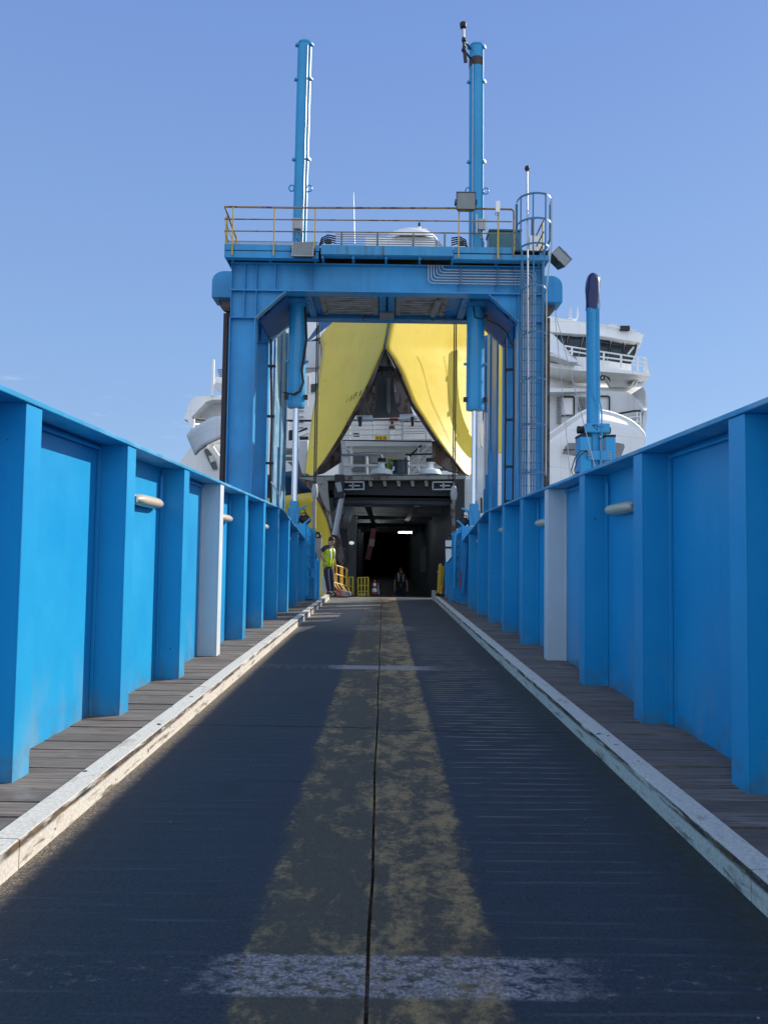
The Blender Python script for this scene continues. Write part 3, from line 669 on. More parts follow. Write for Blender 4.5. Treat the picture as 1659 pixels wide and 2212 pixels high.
# camera mast beside the right cylinder top
ms = thing('camera_mast', 'short black and silver camera mast clamped beside the top of the right cylinder', 'camera mast', (2.0,20.3,14.9))
b = MB(); b.beam((2.05,20.2,14.85),(2.0,20.2,15.3),.09,.05); b.cyl((2.0,20.2,15.2),(1.98,20.2,15.9),.035,n=10); b.build('pole', M['dark'], ms, smooth=True)
b = MB(); b.cyl((1.982,20.2,15.55),(1.975,20.2,15.78),.042,n=12).build('sleeve', M['galv'], ms, smooth=True)
b = MB(); b.cyl((1.975,20.2,15.84),(1.972,20.2,15.95),.085,.095,16); b.cyl((1.972,20.2,15.95),(1.972,20.2,15.99),.095,.05,16); b.build('camera_head', M['black'], ms, smooth=True)
b = MB()
for z in (15.2,15.48): b.cyl((2.0,20.2,z-.03),(2.0,20.2,z+.03),.065,n=12); b.beam((2.0,20.2,z),(2.22,20.55,z),.04,.04)
b.build('clamp', M['black'], ms)
# slim pole up through the ladder cage
pl = thing('sensor_pole', 'slim pale pole with a black sensor head standing in front of the ladder cage', 'sensor pole', (3.55,18.6,3))
b = MB(); b.cyl((3.53,18.62,2.6),(3.45,18.62,11.02),.022,n=10).build('pole', M['galv'], pl, smooth=True)
b = MB(); b.cyl((3.45,18.62,11.02),(3.45,18.62,11.08),.04,.065,12); b.cyl((3.45,18.62,11.08),(3.45,18.62,11.14),.065,.05,12); b.build('sensor_head', M['black'], pl, smooth=True)
# floodlights
def flood(label, c, rot, w, h, d):
    t = thing('floodlight', label, 'floodlight', c)
    mt = Matrix.Translation(c) @ Matrix.Rotation(rot[2],4,'Z') @ Matrix.Rotation(rot[1],4,'Y') @ Matrix.Rotation(rot[0],4,'X')
    def X_(b): b.v = [mt @ p for p in b.v]; return b
    b = MB(); b.grid([[(-w/2,0,-h/2),(w/2,0,-h/2),(w/2,0,h/2),(-w/2,0,h/2)],[(-w*.36,d,-h*.34),(w*.36,d,-h*.34),(w*.36,d,h*.34),(-w*.36,d,h*.34)]], True); b.f += [[4,5,6,7]]
    X_(b).build('lamp_housing', M['lampbody'], t, bevel=.01)
    b = MB(); b.box(-w*.46,w*.46,-.008,.0,-h*.46,h*.46); X_(b).build('lamp_glass', M['lampglass'], t)
    b = MB(); 
    for q in ((-w/2,-w*.46,-h/2,h/2),(w*.46,w/2,-h/2,h/2),(-w*.46,w*.46,-h/2,-h*.46),(-w*.46,w*.46,h*.46,h/2)): b.box(q[0],q[1],-.022,.001,q[2],q[3])
    X_(b).build('bezel', M['lampbody'] if 'dark' in label else M['lightgrey'], t)
    b = MB(); b.box(-w/2-.03,-w/2-.004,-.02,.14,-.04,.04); b.box(w/2+.004,w/2+.03,-.02,.14,-.04,.04); b.box(-w/2-.03,w/2+.03,.14,.16,-.04,.04); X_(b).build('bracket', M['dark'], t)
    return t
flood('square dark framed floodlight on the guard rail in front of the right cylinder', (1.97,18.98,10.40), (R(-8),0,0), .50, .50, .22)
flood('square pale framed floodlight hanging under the left part of the deck edge', (-2.14,18.92,9.05), (R(-20),0,0), .55, .42, .16)
flood('dark floodlight tilted outwards at the right end of the gantry', (4.50,19.4,9.16), (R(-30),R(-38),R(50)), .52, .50, .24)
# boxes
for lab, x, z in (('grey junction box on brackets in front of the left cylinder', -2.47, 10.37), ('grey junction box on brackets in front of the right cylinder', 2.55, 10.42)):
    t = thing('junction_box', lab, 'junction box', (x,20.4,z))
    b = MB(); b.box(x-.10,x+.10,20.36,20.45,z-.15,z+.15).build('box_body', M['lightgrey'], t, bevel=.01)
    for sx in (-.14,.14):
        b = MB(); b.box(x+sx-.02,x+sx+.02,20.38,20.40,z-.28,z+.28).build('mounting_strip', M['galv'], t)
    b = MB(); b.tube([(x,20.4,z-.16),(x-.03,20.36,z-.42),(x+.06,20.4,z-.5),(x+.05,20.5,z-.9)], .012, 6).build('box_cable', M['black'], t)
t = thing('small_white_box', 'small white box on the top rail near the ladder', 'control box', (2.77,19.02,10.3)); b = MB(); b.box(2.72,2.83,18.98,19.03,10.13,10.42).build('box_body', M['white'], t, bevel=.008)
b = MB(); b.tube([(2.74,19.0,10.13),(2.71,19.0,10.06),(2.77,19.0,10.04),(2.80,19.0,10.10)], .008, 6).build('box_cable', M['black'], t)
t = thing('teal_cabinet', 'dark teal equipment cabinet on the gantry deck behind the rail', 'cabinet', (3.2,21.2,9.2)); b = MB(); b.box(2.85,3.72,21.0,21.6,9.2,10.50).build('cabinet_body', M['teal'], t, bevel=.015)
b = MB(); b.box(2.82,3.75,20.95,21.65,10.50,10.54).build('cabinet_lid', M['teal'], t)
t = thing('white_cabinet', 'white cabinet with a dark exhaust pipe at the top of the ladder', 'cabinet', (4.05,20.5,9.2)); b = MB(); b.box(3.86,4.24,20.4,20.9,9.2,10.14).build('cabinet_body', M['white'], t, bevel=.01)
b = MB(); b.cyl((3.98,20.6,10.14),(3.98,20.6,10.66),.045,n=12); b.sphere((3.98,20.6,10.68),.055); b.build('exhaust_pipe', M['rust'], t, smooth=True)
# hoses lying on the deck, left and right of the pipe run
for lab, x, k in (('tangle of black hydraulic hoses at the left end of the deck pipes', -1.55, 1), ('tangle of black hydraulic hoses at the foot of the right cylinder', 1.85, -1)):
    t = thing('hose_cluster', lab, 'hoses', (x,19.3,9.2))
    for i in range(4):
        b = MB(); b.tube([(x-k*.28,19.3+.05*i,9.22),(x-k*.15,19.28,9.36+.05*i),(x,19.28,9.44+.05*i),(x+k*.22,19.26,9.36+.062*i)], .018, 8).build('hose', M['black'], t, smooth=True)
    b = MB(); b.box(x-.06,x+.10,19.22,19.3,9.36,9.46).build('manifold', M['dark'], t)
# wire ropes
for s in (-1, 1):
    x = s*2.03
    t = thing('wire_rope', ('left' if s < 0 else 'right') + ' pair of taut wire ropes with a shackle hanging inside the gantry', 'wire rope', (x,22.3,2.2))
    for dx in (-.028, .028):
        b = MB(); b.tube([(x+dx,22.3,8.25),(x+dx*1.0,22.3,3.35)], .019, 8).build('rope', M['black'], t, smooth=True)
    b = MB(); b.lathe((x,22.3,3.0), [(.05,.42),(.075,.36),(.10,.2),(.085,.05),(.055,0)], 14); b.build('socket', M['lightgrey'], t, smooth=True)
    b = MB(); b.box(x-.045,x+.045,22.22,22.38,2.1,3.0); b.box(x-.08,x-.05,22.24,22.36,2.5,2.9); b.build('tension_link', M['rustlight'], t, bevel=.01)
# ================================================================== jack post outside the right wall
j = thing('jack_post', 'blue hydraulic jack post with a navy tarpaulin cap behind the right wall', 'jack post', (5.33,19.4,-4.5))
b = MB(); b.cyl((5.34,19.4,-4.6),(5.303,19.4,7.9),.168,n=28).build('post_tube', M['tower'], j, smooth=True)
rows = []
rnd = random.Random(5)
for i in range(12):
    z = 7.78 + .95*i/11; rr = .178 if i < 9 else [.172,.14,.05][i-9]
    rows.append([(5.30+(rr+.012*math.sin(3*a+z*9)+rnd.uniform(-.006,.006))*math.cos(a), 19.4+(rr+.012*math.sin(4*a-z*7))*math.sin(a), z+.03*math.sin(a*2+1)*(i < 1)) for a in [2*math.pi*k/24 for k in range(24)]])
b = MB(); b.grid(rows, True); b.f.append(list(range(11*24, 12*24))); b.build('tarpaulin_cap', M['tarp'], j, smooth=True)
b = MB(); b.tube([(5.40,19.2,8.68),(5.47,19.25,8.5),(5.44,19.22,8.3)], .008, 6); b.build('cap_cord', M['lightgrey'], j)
b = MB(); b.box(5.05,5.66,19.1,19.7,4.54,4.78); b.build('collar', M['tower'], j, bevel=.03)
for x0, x1 in ((4.92,5.20),(5.56,5.81)):
    b = MB(); b.box(x0,x1,19.15,19.65,-4.6,4.44).build('frame_leg', M['wall'], j, bevel=.01)
    b = MB(); b.box(x0-.005,x1+.005,19.14,19.66,4.445,4.50).build('frame_cap', M['black'], j)
b = MB(); b.box(5.10,5.72,19.11,19.145,3.85,4.08); b.build('cross_plate', M['tower'], j)
b = MB(); b.box(5.22,5.54,19.2,19.6,3.4,3.5); b.build('cross_plate', M['tower'], j)
for x in (5.60,5.66):
    for z in (3.88,3.94,4.0,4.06):
        b = MB(); b.cyl((x,19.08,z),(x,19.11,z),.014,n=8); b.build('bolt', M['lightgrey'], j)
b = MB(); b.cyl((4.90,19.35,4.64),(5.045,19.35,4.64),.10,.09,14).build('hydraulic_plug', M['black'], j, smooth=True)
b = MB(); b.cyl((5.665,19.35,4.64),(5.73,19.35,4.64),.10,.09,14).build('hydraulic_plug', M['black'], j, smooth=True)
b = MB(); b.tube([(5.20,19.093,4.72),(5.26,19.093,4.74),(5.34,19.093,4.73),(5.22,19.093,4.70),(5.21,19.093,4.72),(5.27,19.093,4.66),(5.34,19.093,4.60),(5.33,19.093,4.71),(5.40,19.093,4.68),(5.47,19.093,4.72),(5.44,19.093,4.68),(5.50,19.093,4.67)], .007, 5).build('scribble', M['black'], j)
for k in (0, 1):
    b = MB(); b.tube([(5.06,19.0,4.06),(4.86,18.9,4.04-.10*k),(4.72+.06*k,18.9,3.85-.05*k),(4.63+.08*k,18.9,3.55),(4.68+.06*k,18.9,3.42+.06*k),(4.80,18.9,3.52),(4.86,19.0,3.3),(4.88,19.1,3.0)], .014, 8).build('hose', M['black'], j, smooth=True)
b = MB(); b.tube([(5.0,19.05,4.06),(5.08,19.0,4.07),(5.11,19.0,4.0),(5.07,19.0,3.94),(5.18,19.05,3.96)], .025, 8).build('hose_coupling', M['rustlight'], j, smooth=True)
b = MB(); b.tube([(5.40,19.2,7.74),(5.42,19.2,5.35),(5.46,19.15,5.1),(5.44,19.08,4.5),(5.42,19.1,3.2)], .02, 8).build('riser_pipe', M['tower'], j, smooth=True)
b = MB(); b.tube([(5.20,19.22,7.7),(5.22,19.22,5.6),(5.30,19.2,5.4),(5.42,19.12,5.1)], .012, 8).build('riser_pipe', M['tower'], j, smooth=True)
b = MB(); pts = [(5.52+.05*math.cos(R(i*30)), 19.28, 5.98+.055*math.sin(R(i*30))) for i in range(12)]
b.tube(pts, .022, 6, True).build('lug_ring', M['black'], j)
b = MB()
for i in range(7): b.tube([(5.53,19.28,6.03),(5.58+.02*i,19.27,6.04-.01*i),(5.62+.015*i,19.27,5.99-.02*i)], .008, 5)
b.build('rope_tail', M['black'], j)
# thin stay wires from the gantry top to the ramp wall
for i, (pa, pb) in enumerate((((4.45,20,7.96),(3.87,14,3.06)), ((4.47,20,7.74),(3.42,14,2.86)))):
    b = MB(); b.tube([pa, pb], .008, 5)
    o = b.build('stay_wire', M['galv']); tag(o, ('longer thin stay wire running in front of the jack post collar', 'thin stay wire running down beside the dark guide post')[i], 'wire')
# ================================================================== the ferry
fe = thing('car_ferry', 'white car ferry with raised yellow bow visor docked beyond the gantry', 'ferry', (0, 27, -4.5))
def plate(name, c, pts, mat, Y=None, off=.15, **kw):
    b = MB(); b.poly([P(c, p[0], p[1], p[2] if len(p) > 2 else Y) for p in pts], (0, off, 0)); return b.build(name, M[mat] if isinstance(mat, str) else mat, kw.pop('parent', fe), **kw)
# ---- bow visor: two curved wings meeting at the stem
LI = [(160,1370,28.6),(190,1325,28.4),(240,1260,28.2),(320,1140,27.8),(400,1012,27.4),(470,885,27.0),(560,722,26.5),(640,562,26.0),(700,432,25.6),(765,280,25.1),(788,170,24.8),(808,62,24.5),(832,-70,24.2),(858,-230,24.0)]
LO = [(100,1345,28.8),(102,1290,29.1),(112,1200,29.4),(128,1090,29.7),(146,930,30.0),(165,800,30.2),(186,690,30.4),(206,560,30.6),(224,420,30.8),(236,300,31.0),(228,190,31.0),(335,62,30.4),(440,-70,29.8),(560,-230,29.0)]
RI = [(1475,1366,28.6),(1435,1340,28.4),(1380,1275,28.2),(1280,1150,27.8),(1182,1018,27.4),(1095,885,27.0),(1010,755,26.5),(945,605,26.0),(880,455,25.6),(765,281,25.1),(786,170,24.8),(805,62,24.5),(828,-70,24.2),(854,-230,24.0)]
RO = [(1512,1345,29.3),(1514,1290,29.6),(1515,1200,31.0),(1518,1090,31.3),(1524,930,31.6),(1532,800,31.8),(1545,690,32.0),(1562,560,32.2),(1585,420,32.4),(1610,300,32.6),(1640,180,32.6),(1700,62,32.0),(1640,-70,31.4),(1500,-230,29.5)]
def smooth(L, k=4):
    L = [Vector(p) for p in L]; out = []
    for i in range(len(L)-1):
        p0, p1, p2, p3 = L[max(i-1,0)], L[i], L[i+1], L[min(i+2,len(L)-1)]
        if (p1-Vector((766,280,25.1))).length < 4: p0 = p1
        if (p2-Vector((766,280,25.1))).length < 4: p3 = p2
        for j in range(k):
            t = j/k; out.append(.5*((2*p1)+(-p0+p2)*t+(2*p0-5*p1+4*p2-p3)*t*t+(-p0+3*p1-3*p2+p3)*t**3))
    return out + [L[-1]]
def YV(x, y):        # gently twisted plating either side of the raked stem
    xs = 768 + (280-y)*.19; f = min(1, max(0, (y-280)/1086)); k = .0090 - .0040*f
    return 24.4 + (y+230)*.0007 + k*abs(x-xs) - 1.2e-6*max(0, y-700)**2
def wing(I, O, n=14):
    I = smooth(I); O = smooth(O)
    return [[P('A8', a[0]+(c[0]-a[0])*k/n, a[1]+(c[1]-a[1])*k/n, YV(a[0]+(c[0]-a[0])*k/n, a[1]+(c[1]-a[1])*k/n)) for k in range(n+1)] for a, c in zip(I, O)]
vis = MB(); GL = wing(LI, LO); vis.grid(GL)
vl = vis.build('bow_visor_plating', M['yellow'], fe, 'shaded left wing of the yellow visor', smooth=True, thick=.05)
vis = MB(); GR = wing(RI, RO); vis.grid(GR)
vr = vis.build('bow_visor_plating', M['yellow'], fe, 'sunlit right wing of the yellow visor', smooth=True, thick=.05)
for o in (vl, vr):
    ny = sum(p.normal.y for p in o.data.polygons)
    if ny > 0: o.data.flip_normals()
    o.data.materials.append(M['hold']); o.modifiers['thickness'].offset = -1; o.modifiers['thickness'].material_offset = 1; o.modifiers['thickness'].material_offset_rim = 1
# weld seams follow the plating
for k, r0, r1 in ((4, 8, 35), (8, 14, 35)):
    b = MB(); b.tube([GR[r][k] + Vector((0,-.03,0)) for r in range(r0, r1)], .006, 5).build('weld_seam', M['gatedull'], vr)
# draught marks on the left wing
def onvis(G, c, x, y):
    q0 = P(c, x, y, 27); u, v = proj(q0); best = min(((proj(p)[0]-u)**2+(proj(p)[1]-v)**2, p.y) for row in G for p in row)
    return P(c, x, y, best[1]-.06)
for (xa, ya, xb, yb) in ((375,1080,505,775),(550,995,672,698),(720,912,838,602),(1050,738,1155,432)):
    b = MB(); b.beam(onvis(GL,'C1',xa,ya), onvis(GL,'C1',xb,yb), .020, .01, (0,1,0)).build('draught_mark', M['black'], vl)
cu = bpy.data.curves.new('draught_mark', 'FONT'); cu.body = '2M'; cu.size = .13; cu.extrude = .004
to = bpy.data.objects.new('tmp', cu); COL.objects.link(to); me = bpy.data.meshes.new_from_object(to); bpy.data.objects.remove(to)
me.materials.append(M['black']); o = bpy.data.objects.new('draught_mark', me); COL.objects.link(o); o.parent = vl
p0 = onvis(GL,'C1',895,800); p1 = onvis(GL,'C1',1000,520); d = (p1-p0).normalized(); nrm = Vector((-.45,-.85,.1)).normalized(); up = nrm.cross(d).normalized()
o.matrix_local = Matrix.Translation(p0 - Vector((0,.05,0)) - WL[fe.name]) @ Matrix((d, up, d.cross(up))).transposed().to_4x4()
# inner edge of the visor, rusty
def edge(I, dx, name):
    I2 = [Vector((a[0], a[1], YV(a[0], a[1]))) for a in smooth(I)[:37]]; b = MB(); rows = []
    for a in I2:
        w = min(1, max(.15, (a[1]-280)/300)) if a[1] > 280 else .15
        p = P('A8', a[0], a[1], a[2]-.02); q = P('A8', a[0]+dx*w, a[1]-8*w, a[2]+.05); q2 = P('A8', a[0]+dx*1.5*w, a[1]-10*w, a[2]+.75)
        rows.append([p, q, q2])
    return b.grid(rows).build(name, M['rust'], fe, smooth=False, thick=.04)
edge(LI, 26, 'visor_rim'); edge(RI, -26, 'visor_rim')
plate('visor_bracket', 'A8', [(396,1068),(400,1180),(398,1245),(250,1340),(200,1352),(280,1240),(340,1150)], 'rust', 27.9, .3)
plate('visor_bracket', 'A8', [(1168,1072),(1172,1240),(1205,1255),(1310,1325),(1420,1352),(1350,1265),(1265,1160),(1200,1078)], 'rust', 29.2, .3)
plate('visor_frame', 'A8', [(765,290),(840,440),(690,440)], 'rustlight', 26.0, .3)
plate('visor_frame', 'A8', [(690,442),(840,442),(852,462),(680,462)], 'dark', 26.05, .4)
arch = [(702,560),(705,510),(722,482),(750,470),(790,470),(815,482),(832,510),(836,560)]
plate('visor_frame', 'A8', [(525,850),(560,770),(640,610),(690,464),(840,464)]+[(832,505),(812,480),(790,468),(750,468),(722,480),(705,508),(700,560),(698,680),(680,780),(660,850)], 'rust', 26.4, .35)
plate('visor_frame', 'A8', [(842,464),(900,580),(965,720),(1005,838),(895,842),(876,800),(858,740),(843,660),(840,560),(836,500)], 'rust', 26.42, .35)
plate('visor_inside', 'A8', [(640,460),(880,460),(910,870),(640,880)], 'hold', 28.2, .1)
plate('visor_stiffener', 'A8', [(782,540),(815,540),(818,820),(800,848),(784,820)], 'holdlight', 27.9, .2)
plate('visor_stiffener', 'A8', [(738,478),(752,478),(755,520),(745,530)], 'rust', 26.35, .1); plate('visor_stiffener', 'A8', [(786,478),(800,478),(802,520),(790,530)], 'rust', 26.35, .1)
for x in (680, 854, 718-48): 
    plate('visor_lug', 'A8', [(x-7,612),(x+7,612),(x+9,660),(x-7,662)], 'rustlight', 26.3, .12)
plate('visor_flange', 'A8', [(525,858),(545,852),(660,852),(672,888),(530,892)], 'shipgrey', 26.5, .5); plate('visor_flange', 'A8', [(892,846),(1000,840),(1040,880),(895,888)], 'shipgrey', 26.5, .5)
for x in (560, 1002):
    b = MB(); b.cyl(P('A8',x,870,26.4),P('A8',x,950,26.4),.075,.05,10).build('locking_pin', M['dark'], fe, smooth=True)
# blue stripe and hinge plate left of the visor, black edged
plate('hull_stripe', 'A8', [(110,232),(330,62),(450,-70),(250,-70),(230,62)], 'bandlight', 31.6, .2)
plate('hull_stripe', 'A8', [(110,238),(226,195),(236,240),(225,252)], 'band', 31.5, .1)
plate('hinge_arm', 'A3', [(895,270),(950,240),(1060,215),(1140,212),(1165,235),(1165,400),(1130,420),(890,420)], 'shipgrey', 31.0, .5, bevel=.03)
plate('hinge_arm_seal', 'A3', [(1140,210),(1170,222),(1190,255),(1190,300),(1170,380),(1160,382),(1166,250)], 'dark', 30.9, .4)
plate('hinge_arm', 'A3', [(880,425),(1130,405),(1135,430),(880,470)], 'white', 31.2, .4)
# right: dark gap of the visor side and white casing
plate('visor_side_gap', 'A8', [(1588,190),(1630,180),(1634,400),(1632,920),(1600,920),(1595,400)], 'dark', 30.6, .3)
for y in (395, 690, 930): plate('side_fitting', 'A8', [(1596,y-30),(1630,y-34),(1632,y),(1598,y+4)], 'shipgrey', 30.5, .2)
plate('side_fitting', 'A8', [(1585,925),(1630,920),(1636,1130),(1610,1140),(1580,1115),(1575,1000)], 'white', 30.5, .3)
plate('bow_visor_plating', 'A4', [(648,50),(806,50),(806,770),(648,770)], 'yellow', 33.5, .2)
# white crown of the visor behind the gantry deck
b = MB(); c0 = at(888, 527, 30.5); rows = []
for i in range(9):
    t = i/8*math.pi/2; rows.append([c0 + Vector((1.12*math.cos(t)**.9*math.cos(a), .9*math.cos(t)*math.sin(a), .56*math.sin(t))) for a in [2*math.pi*k/28 for k in range(28)]])
b.grid(rows, True).build('white_dome', M['white'], fe, smooth=True)
b = MB(); b.cyl(c0+Vector((.32,-.2,.45)), c0+Vector((.32,-.2,.62)), .07, n=10).build('dome_light', M['white'], fe)
b = MB(); b.cyl(c0+Vector((.32,-.2,.62)), c0+Vector((.32,-.2,.80)), .06,.05,10).build('dome_light', M['black'], fe)
b = MB(); b.tube([c0+Vector((.42,-.2,.55)), c0+Vector((.6,-.2,.56)), c0+Vector((.62,-.2,.2))], .025, 6).build('dome_pipe', M['white'], fe)
b = MB(); b.cyl(at(766,527,31), at(764,416,31), .03, .008, 6).build('whip_antenna', M['white'], fe)
b = MB(); b.box(-.9,1.9,29.9,33.5,9.5,c0.z).build('visor_casing', M['white'], fe)
# ---- forecastle seen through the visor
plate('forecastle_wall', 'A8', [(380,860),(1240,860),(1240,1066),(380,1066)], 'white', 34.0, .2)
b = MB(); q = P('A8',800,895,33.95); q2 = P('A8',800,1060,33.95); b.beam(q, q2, .02, .02).build('wall_joint', M['grey'], fe)
plate('lifebuoy_box', 'A8', [(808,880),(878,880),(878,902),(808,902)], 'red', 33.7, .2)
plate('yellow_locker', 'A8', [(678,1028),(790,1028),(790,1060),(678,1060)], 'gatedull', 33.2, .4)
for x in (700, 727, 762): plate('locker_slot', 'A8', [(x,1036),(x+7,1036),(x+9,1060),(x+2,1060)], 'black', 33.17, .02)
b = MB(); b.cyl(P('A8',830,1060,33.3),P('A8',830,975,33.3),.10,n=12).build('vent_post', M['white'], fe, smooth=True)
b = MB(); b.lathe(P('A8',830,975,33.3), [(.02,0),(.15,.02),(.13,.12),(.06,.25),(.10,.4),(.02,.45)], 12).build('ship_bell', M['rust'], fe, smooth=True)
b = MB(); b.box(*(lambda a, c: (a.x, c.x, 33.0, 33.4, c.z, a.z))(P('A8',500,1005,33), P('A8',553,1028,33))); b.build('winch_motor', M['black'], fe, bevel=.03)
plate('deck_edge_beam', 'A8', [(405,1066),(1160,1058),(1168,1112),(440,1117)], 'white', 31.0, .5)
b = MB(); d0 = P('A8',405,1062,31); b.box(d0.x, P('A8',1165,1062,31).x, 31.0, 34.1, d0.z-.05, d0.z).build('upper_deck', M['shipgrey'], fe)
for x in (468, 672, 915):
    b = MB(); b.cyl(P('A8',x,1062,31),P('A8',x,892,31),.035,n=8).build('rail_stanchion', M['white'], fe)
for y, m in ((895,'dark'),(938,'white'),(978,'white'),(1022,'white')):
    b = MB(); b.tube([P('A8',420,y+3,31),P('A8',915,y,31)], .028 if y > 900 else .035, 6).build('deck_rail', M[m], fe)
for y, m in ((910,'dark'),(948,'white'),(968,'white'),(992,'white'),(1010,'white')):
    b = MB(); b.tube([P('A8',892,y,31.2),P('A8',1120,y,31.2)], .022, 6).build('deck_rail', M[m], fe)
b = MB(); b.cyl(P('A8',1118,1062,31),P('A8',1118,1000,31),.035,n=8).build('rail_stanchion', M['white'], fe)
plate('deck_bulkhead', 'A8', [(380,1112),(1240,1108),(1240,1380),(380,1380)], 'shipgrey', 34.1, .2)
plate('deck_girder', 'A8', [(420,1116),(1180,1110),(1180,1158),(480,1165)], 'white', 31.7, .2)
for (x0,y0,x1,y1,m) in ((655,1262,718,1278,'teal'),(760,1265,845,1290,'black'),(1235,1298,1300,1322,'teal'),(480,1180,620,1245,'grey'),(795,1228,832,1240,'dark'),(490,1250,610,1330,'grey')):
    plate('bulkhead_fitting', 'A8', [(x0,y0),(x1,y0),(x1,y1),(x0,y1)], m, 33.9, .12)
plate('white_pillar', 'A8', [(405,1075),(430,1075),(490,1365),(425,1365)], 'white', 29.6, .35)
plate('white_pillar', 'A8', [(402,1075),(409,1075),(428,1365),(400,1365)], 'shipgrey', 29.7, .3)
b = MB(); b.cyl(P('A8',490,1120,31.2),P('A8',490,1300,31.2),.06,n=10).build('pillar', M['white'], fe)
b = MB(); b.tube([P('A8',405,1190,29.5),P('A8',725,1190,29.5),P('A8',738,1196,29.5),P('A8',741,1210,29.5),P('A8',739,1350,29.5)], .05, 8).build('deck_rail', M['galv'], fe, smooth=True)
for x in (616, 962, 1152): 
    b = MB(); b.cyl(P('A8',x,1200,29.5),P('A8',x,1355,29.5),.05,n=8).build('rail_stanchion', M['white'], fe)
for a, c in ((420,740),(965,1260)):
    b = MB(); b.tube([P('A8',a,1282,29.5),P('A8',c,1278,29.5)], .045, 6).build('deck_rail', M['white'], fe)
b = MB(); b.tube([P('A8',940,1188,30),P('A8',1165,1183,30)], .04, 6).build('deck_rail', M['dark'], fe)
# companionway stair
plate('stair_stringer', 'A8', [(972,1352),(1010,1352),(1170,1190),(1170,1150)], 'white', 31.0, .08)
b = MB()
for i in range(8): b.beam(P('A8',995+21*i,1340-22*i,31.1), P('A8',1022+21*i,1340-22*i,31.7), .3, .03)
b.build('stair_treads', M['grey'], fe)
for (x0,y0,x1,y1,m) in ((922,1240,1078,1110,'dark'),(960,1290,1140,1110,'white'),(975,1265,1155,1110,'white'),(950,1232,1070,1112,'dark')):
    b = MB(); b.tube([P('A8',x0,y0,30.9),P('A8',x1,y1,30.9)], .035, 6).build('stair_rail', M[m], fe)
b = MB(); b.cyl(P('A8',1052,1290,30.9),P('A8',1052,1130,30.9),.05,n=8).build('rail_stanchion', M['white'], fe)
# winch drum, bollards, chain
b = MB(); b.cyl(P('A8',893,1352,29.2),P('A8',893,1240,29.2),.32,.30,20); b.cyl(P('A8',893,1246,29.2),P('A8',893,1238,29.2),.37,n=20); b.build('winch_drum', M['teal'] if False else plain('dark green drum', (.025,.05,.07), .35), fe, smooth=True)
for x in (740, 1150):
    q = P('A8',x,1356,28.9)
    b = MB(); b.lathe(q, [(.43,0),(.42,.08),(.36,.18),(.14,.24),(.12,.42),(.2,.46),(.02,.48)], 18).build('mooring_bollard', M['white'], fe, smooth=True)
    b = MB(); b.tube([q+Vector((.35,-.05,.1)),q+Vector((.45,-.05,.18)),q+Vector((.46,-.05,.3))] if x < 900 else [q+Vector((-.35,-.05,.1)),q+Vector((-.45,-.05,.18)),q+Vector((-.46,-.05,.3))], .04, 6).build('bollard_horn', M['white'], fe, smooth=True)
    b = MB(); b.cyl(q+Vector((.0,0,.46)), q+Vector((0,0,.62)), .16, n=12).build('bollard_cap', M['black'], fe)
b = MB(); b.tube([P('A8',765+22*i, 1210+14*math.sin(math.pi*i/8)+ (0), 29.8) for i in range(9)], .02, 6).build('yellow_chain', M['gatedull'], fe)
q = P('A8',810,1350,29.6); b = MB(); b.sphere(q+Vector((0,0,.25)), .13,.13,.3).build('green_drum', plain('green drum', (.12,.35,.03), .5), fe, smooth=True)
# ---- portal frame of the bow door
plate('bow_frame', 'A5', [(105,166),(250,158),(1400,148),(1400,176),(320,188),(250,196),(110,172)], 'rustlight', 27.0, .5)
plate('deck_coaming', 'A5', [(130,150),(1400,140),(1400,150),(130,160)], plain('teal deck', (.02,.09,.085), .6), 27.2, 2.0)
plate('bow_frame', 'A5', [(108,174),(240,186),(328,190),(330,260),(345,420),(372,560),(392,700),(470,835),(425,845),(372,700),(352,590),(318,470),(268,370),(205,270)], 'rust', 27.05, .5)
plate('bow_frame', 'A5', [(240,190),(330,190),(333,270),(350,430),(372,560),(355,560),(322,430),(285,330),(262,270)], 'rustlight', 26.98, .06)
plate('bow_frame', 'A5', [(382,600),(425,640),(445,720),(468,830),(440,846),(400,800),(378,700)], 'rust', 26.85, .25)
b = MB(); b.beam(P('A5',446,285,26.9),P('A5',382,612,26.6),.13,.13).build('door_ram', M['lightgrey'], fe)
b = MB(); b.beam(P('A5',432,290,26.95),P('A5',368,615,26.65),.10,.10).build('door_ram', M['dark'], fe)
plate('bow_frame', 'A5', [(1310,178),(1388,178),(1388,560),(1330,560),(1312,400)], 'dark', 27.0, .5)
# header soffit with brackets
b = MB(); q0 = P('A5',330,190,27.2); q1 = P('A5',1388,258,27.4); b.box(q0.x, P('A5',1388,190,27).x, 27.4, 27.5, 3.38, q0.z+.1).build('header_plate', M['dark'], fe)
for x in (660, 770, 878, 985, 1092):
    plate('header_rib', 'A5', [(x-14,188),(x+12,188),(x+18,232),(x-6,232)], 'rustlight', 27.1, .28)
for (x0,x1) in ((440,610),(1145,1308)):
    for (xa,ya,xb,yb) in ((x0,200,x1,200),(x0,258,x1,255),(x0,200,x0,258),(x1,198,x1,262),((x0+x1)/2,200,(x0+x1)/2,256),(x0+55,228,x1-30,228)):
        b = MB(); b.beam(P('A5',xa,ya,26.9),P('A5',xb,yb,26.9),.045,.06,(0,1,0)).build('bracket_frame', M['lightgrey'], fe)
b = MB(); b.cbox(P('A5',422,235,26.9),.35,.3,.85).build('hinge_block', M['dark'], fe, bevel=.04)
b = MB(); b.cyl(P('A5',410,205,26.7),P('A5',425,270,26.8),.10,n=10).build('hinge_pin', M['lightgrey'], fe, smooth=True)
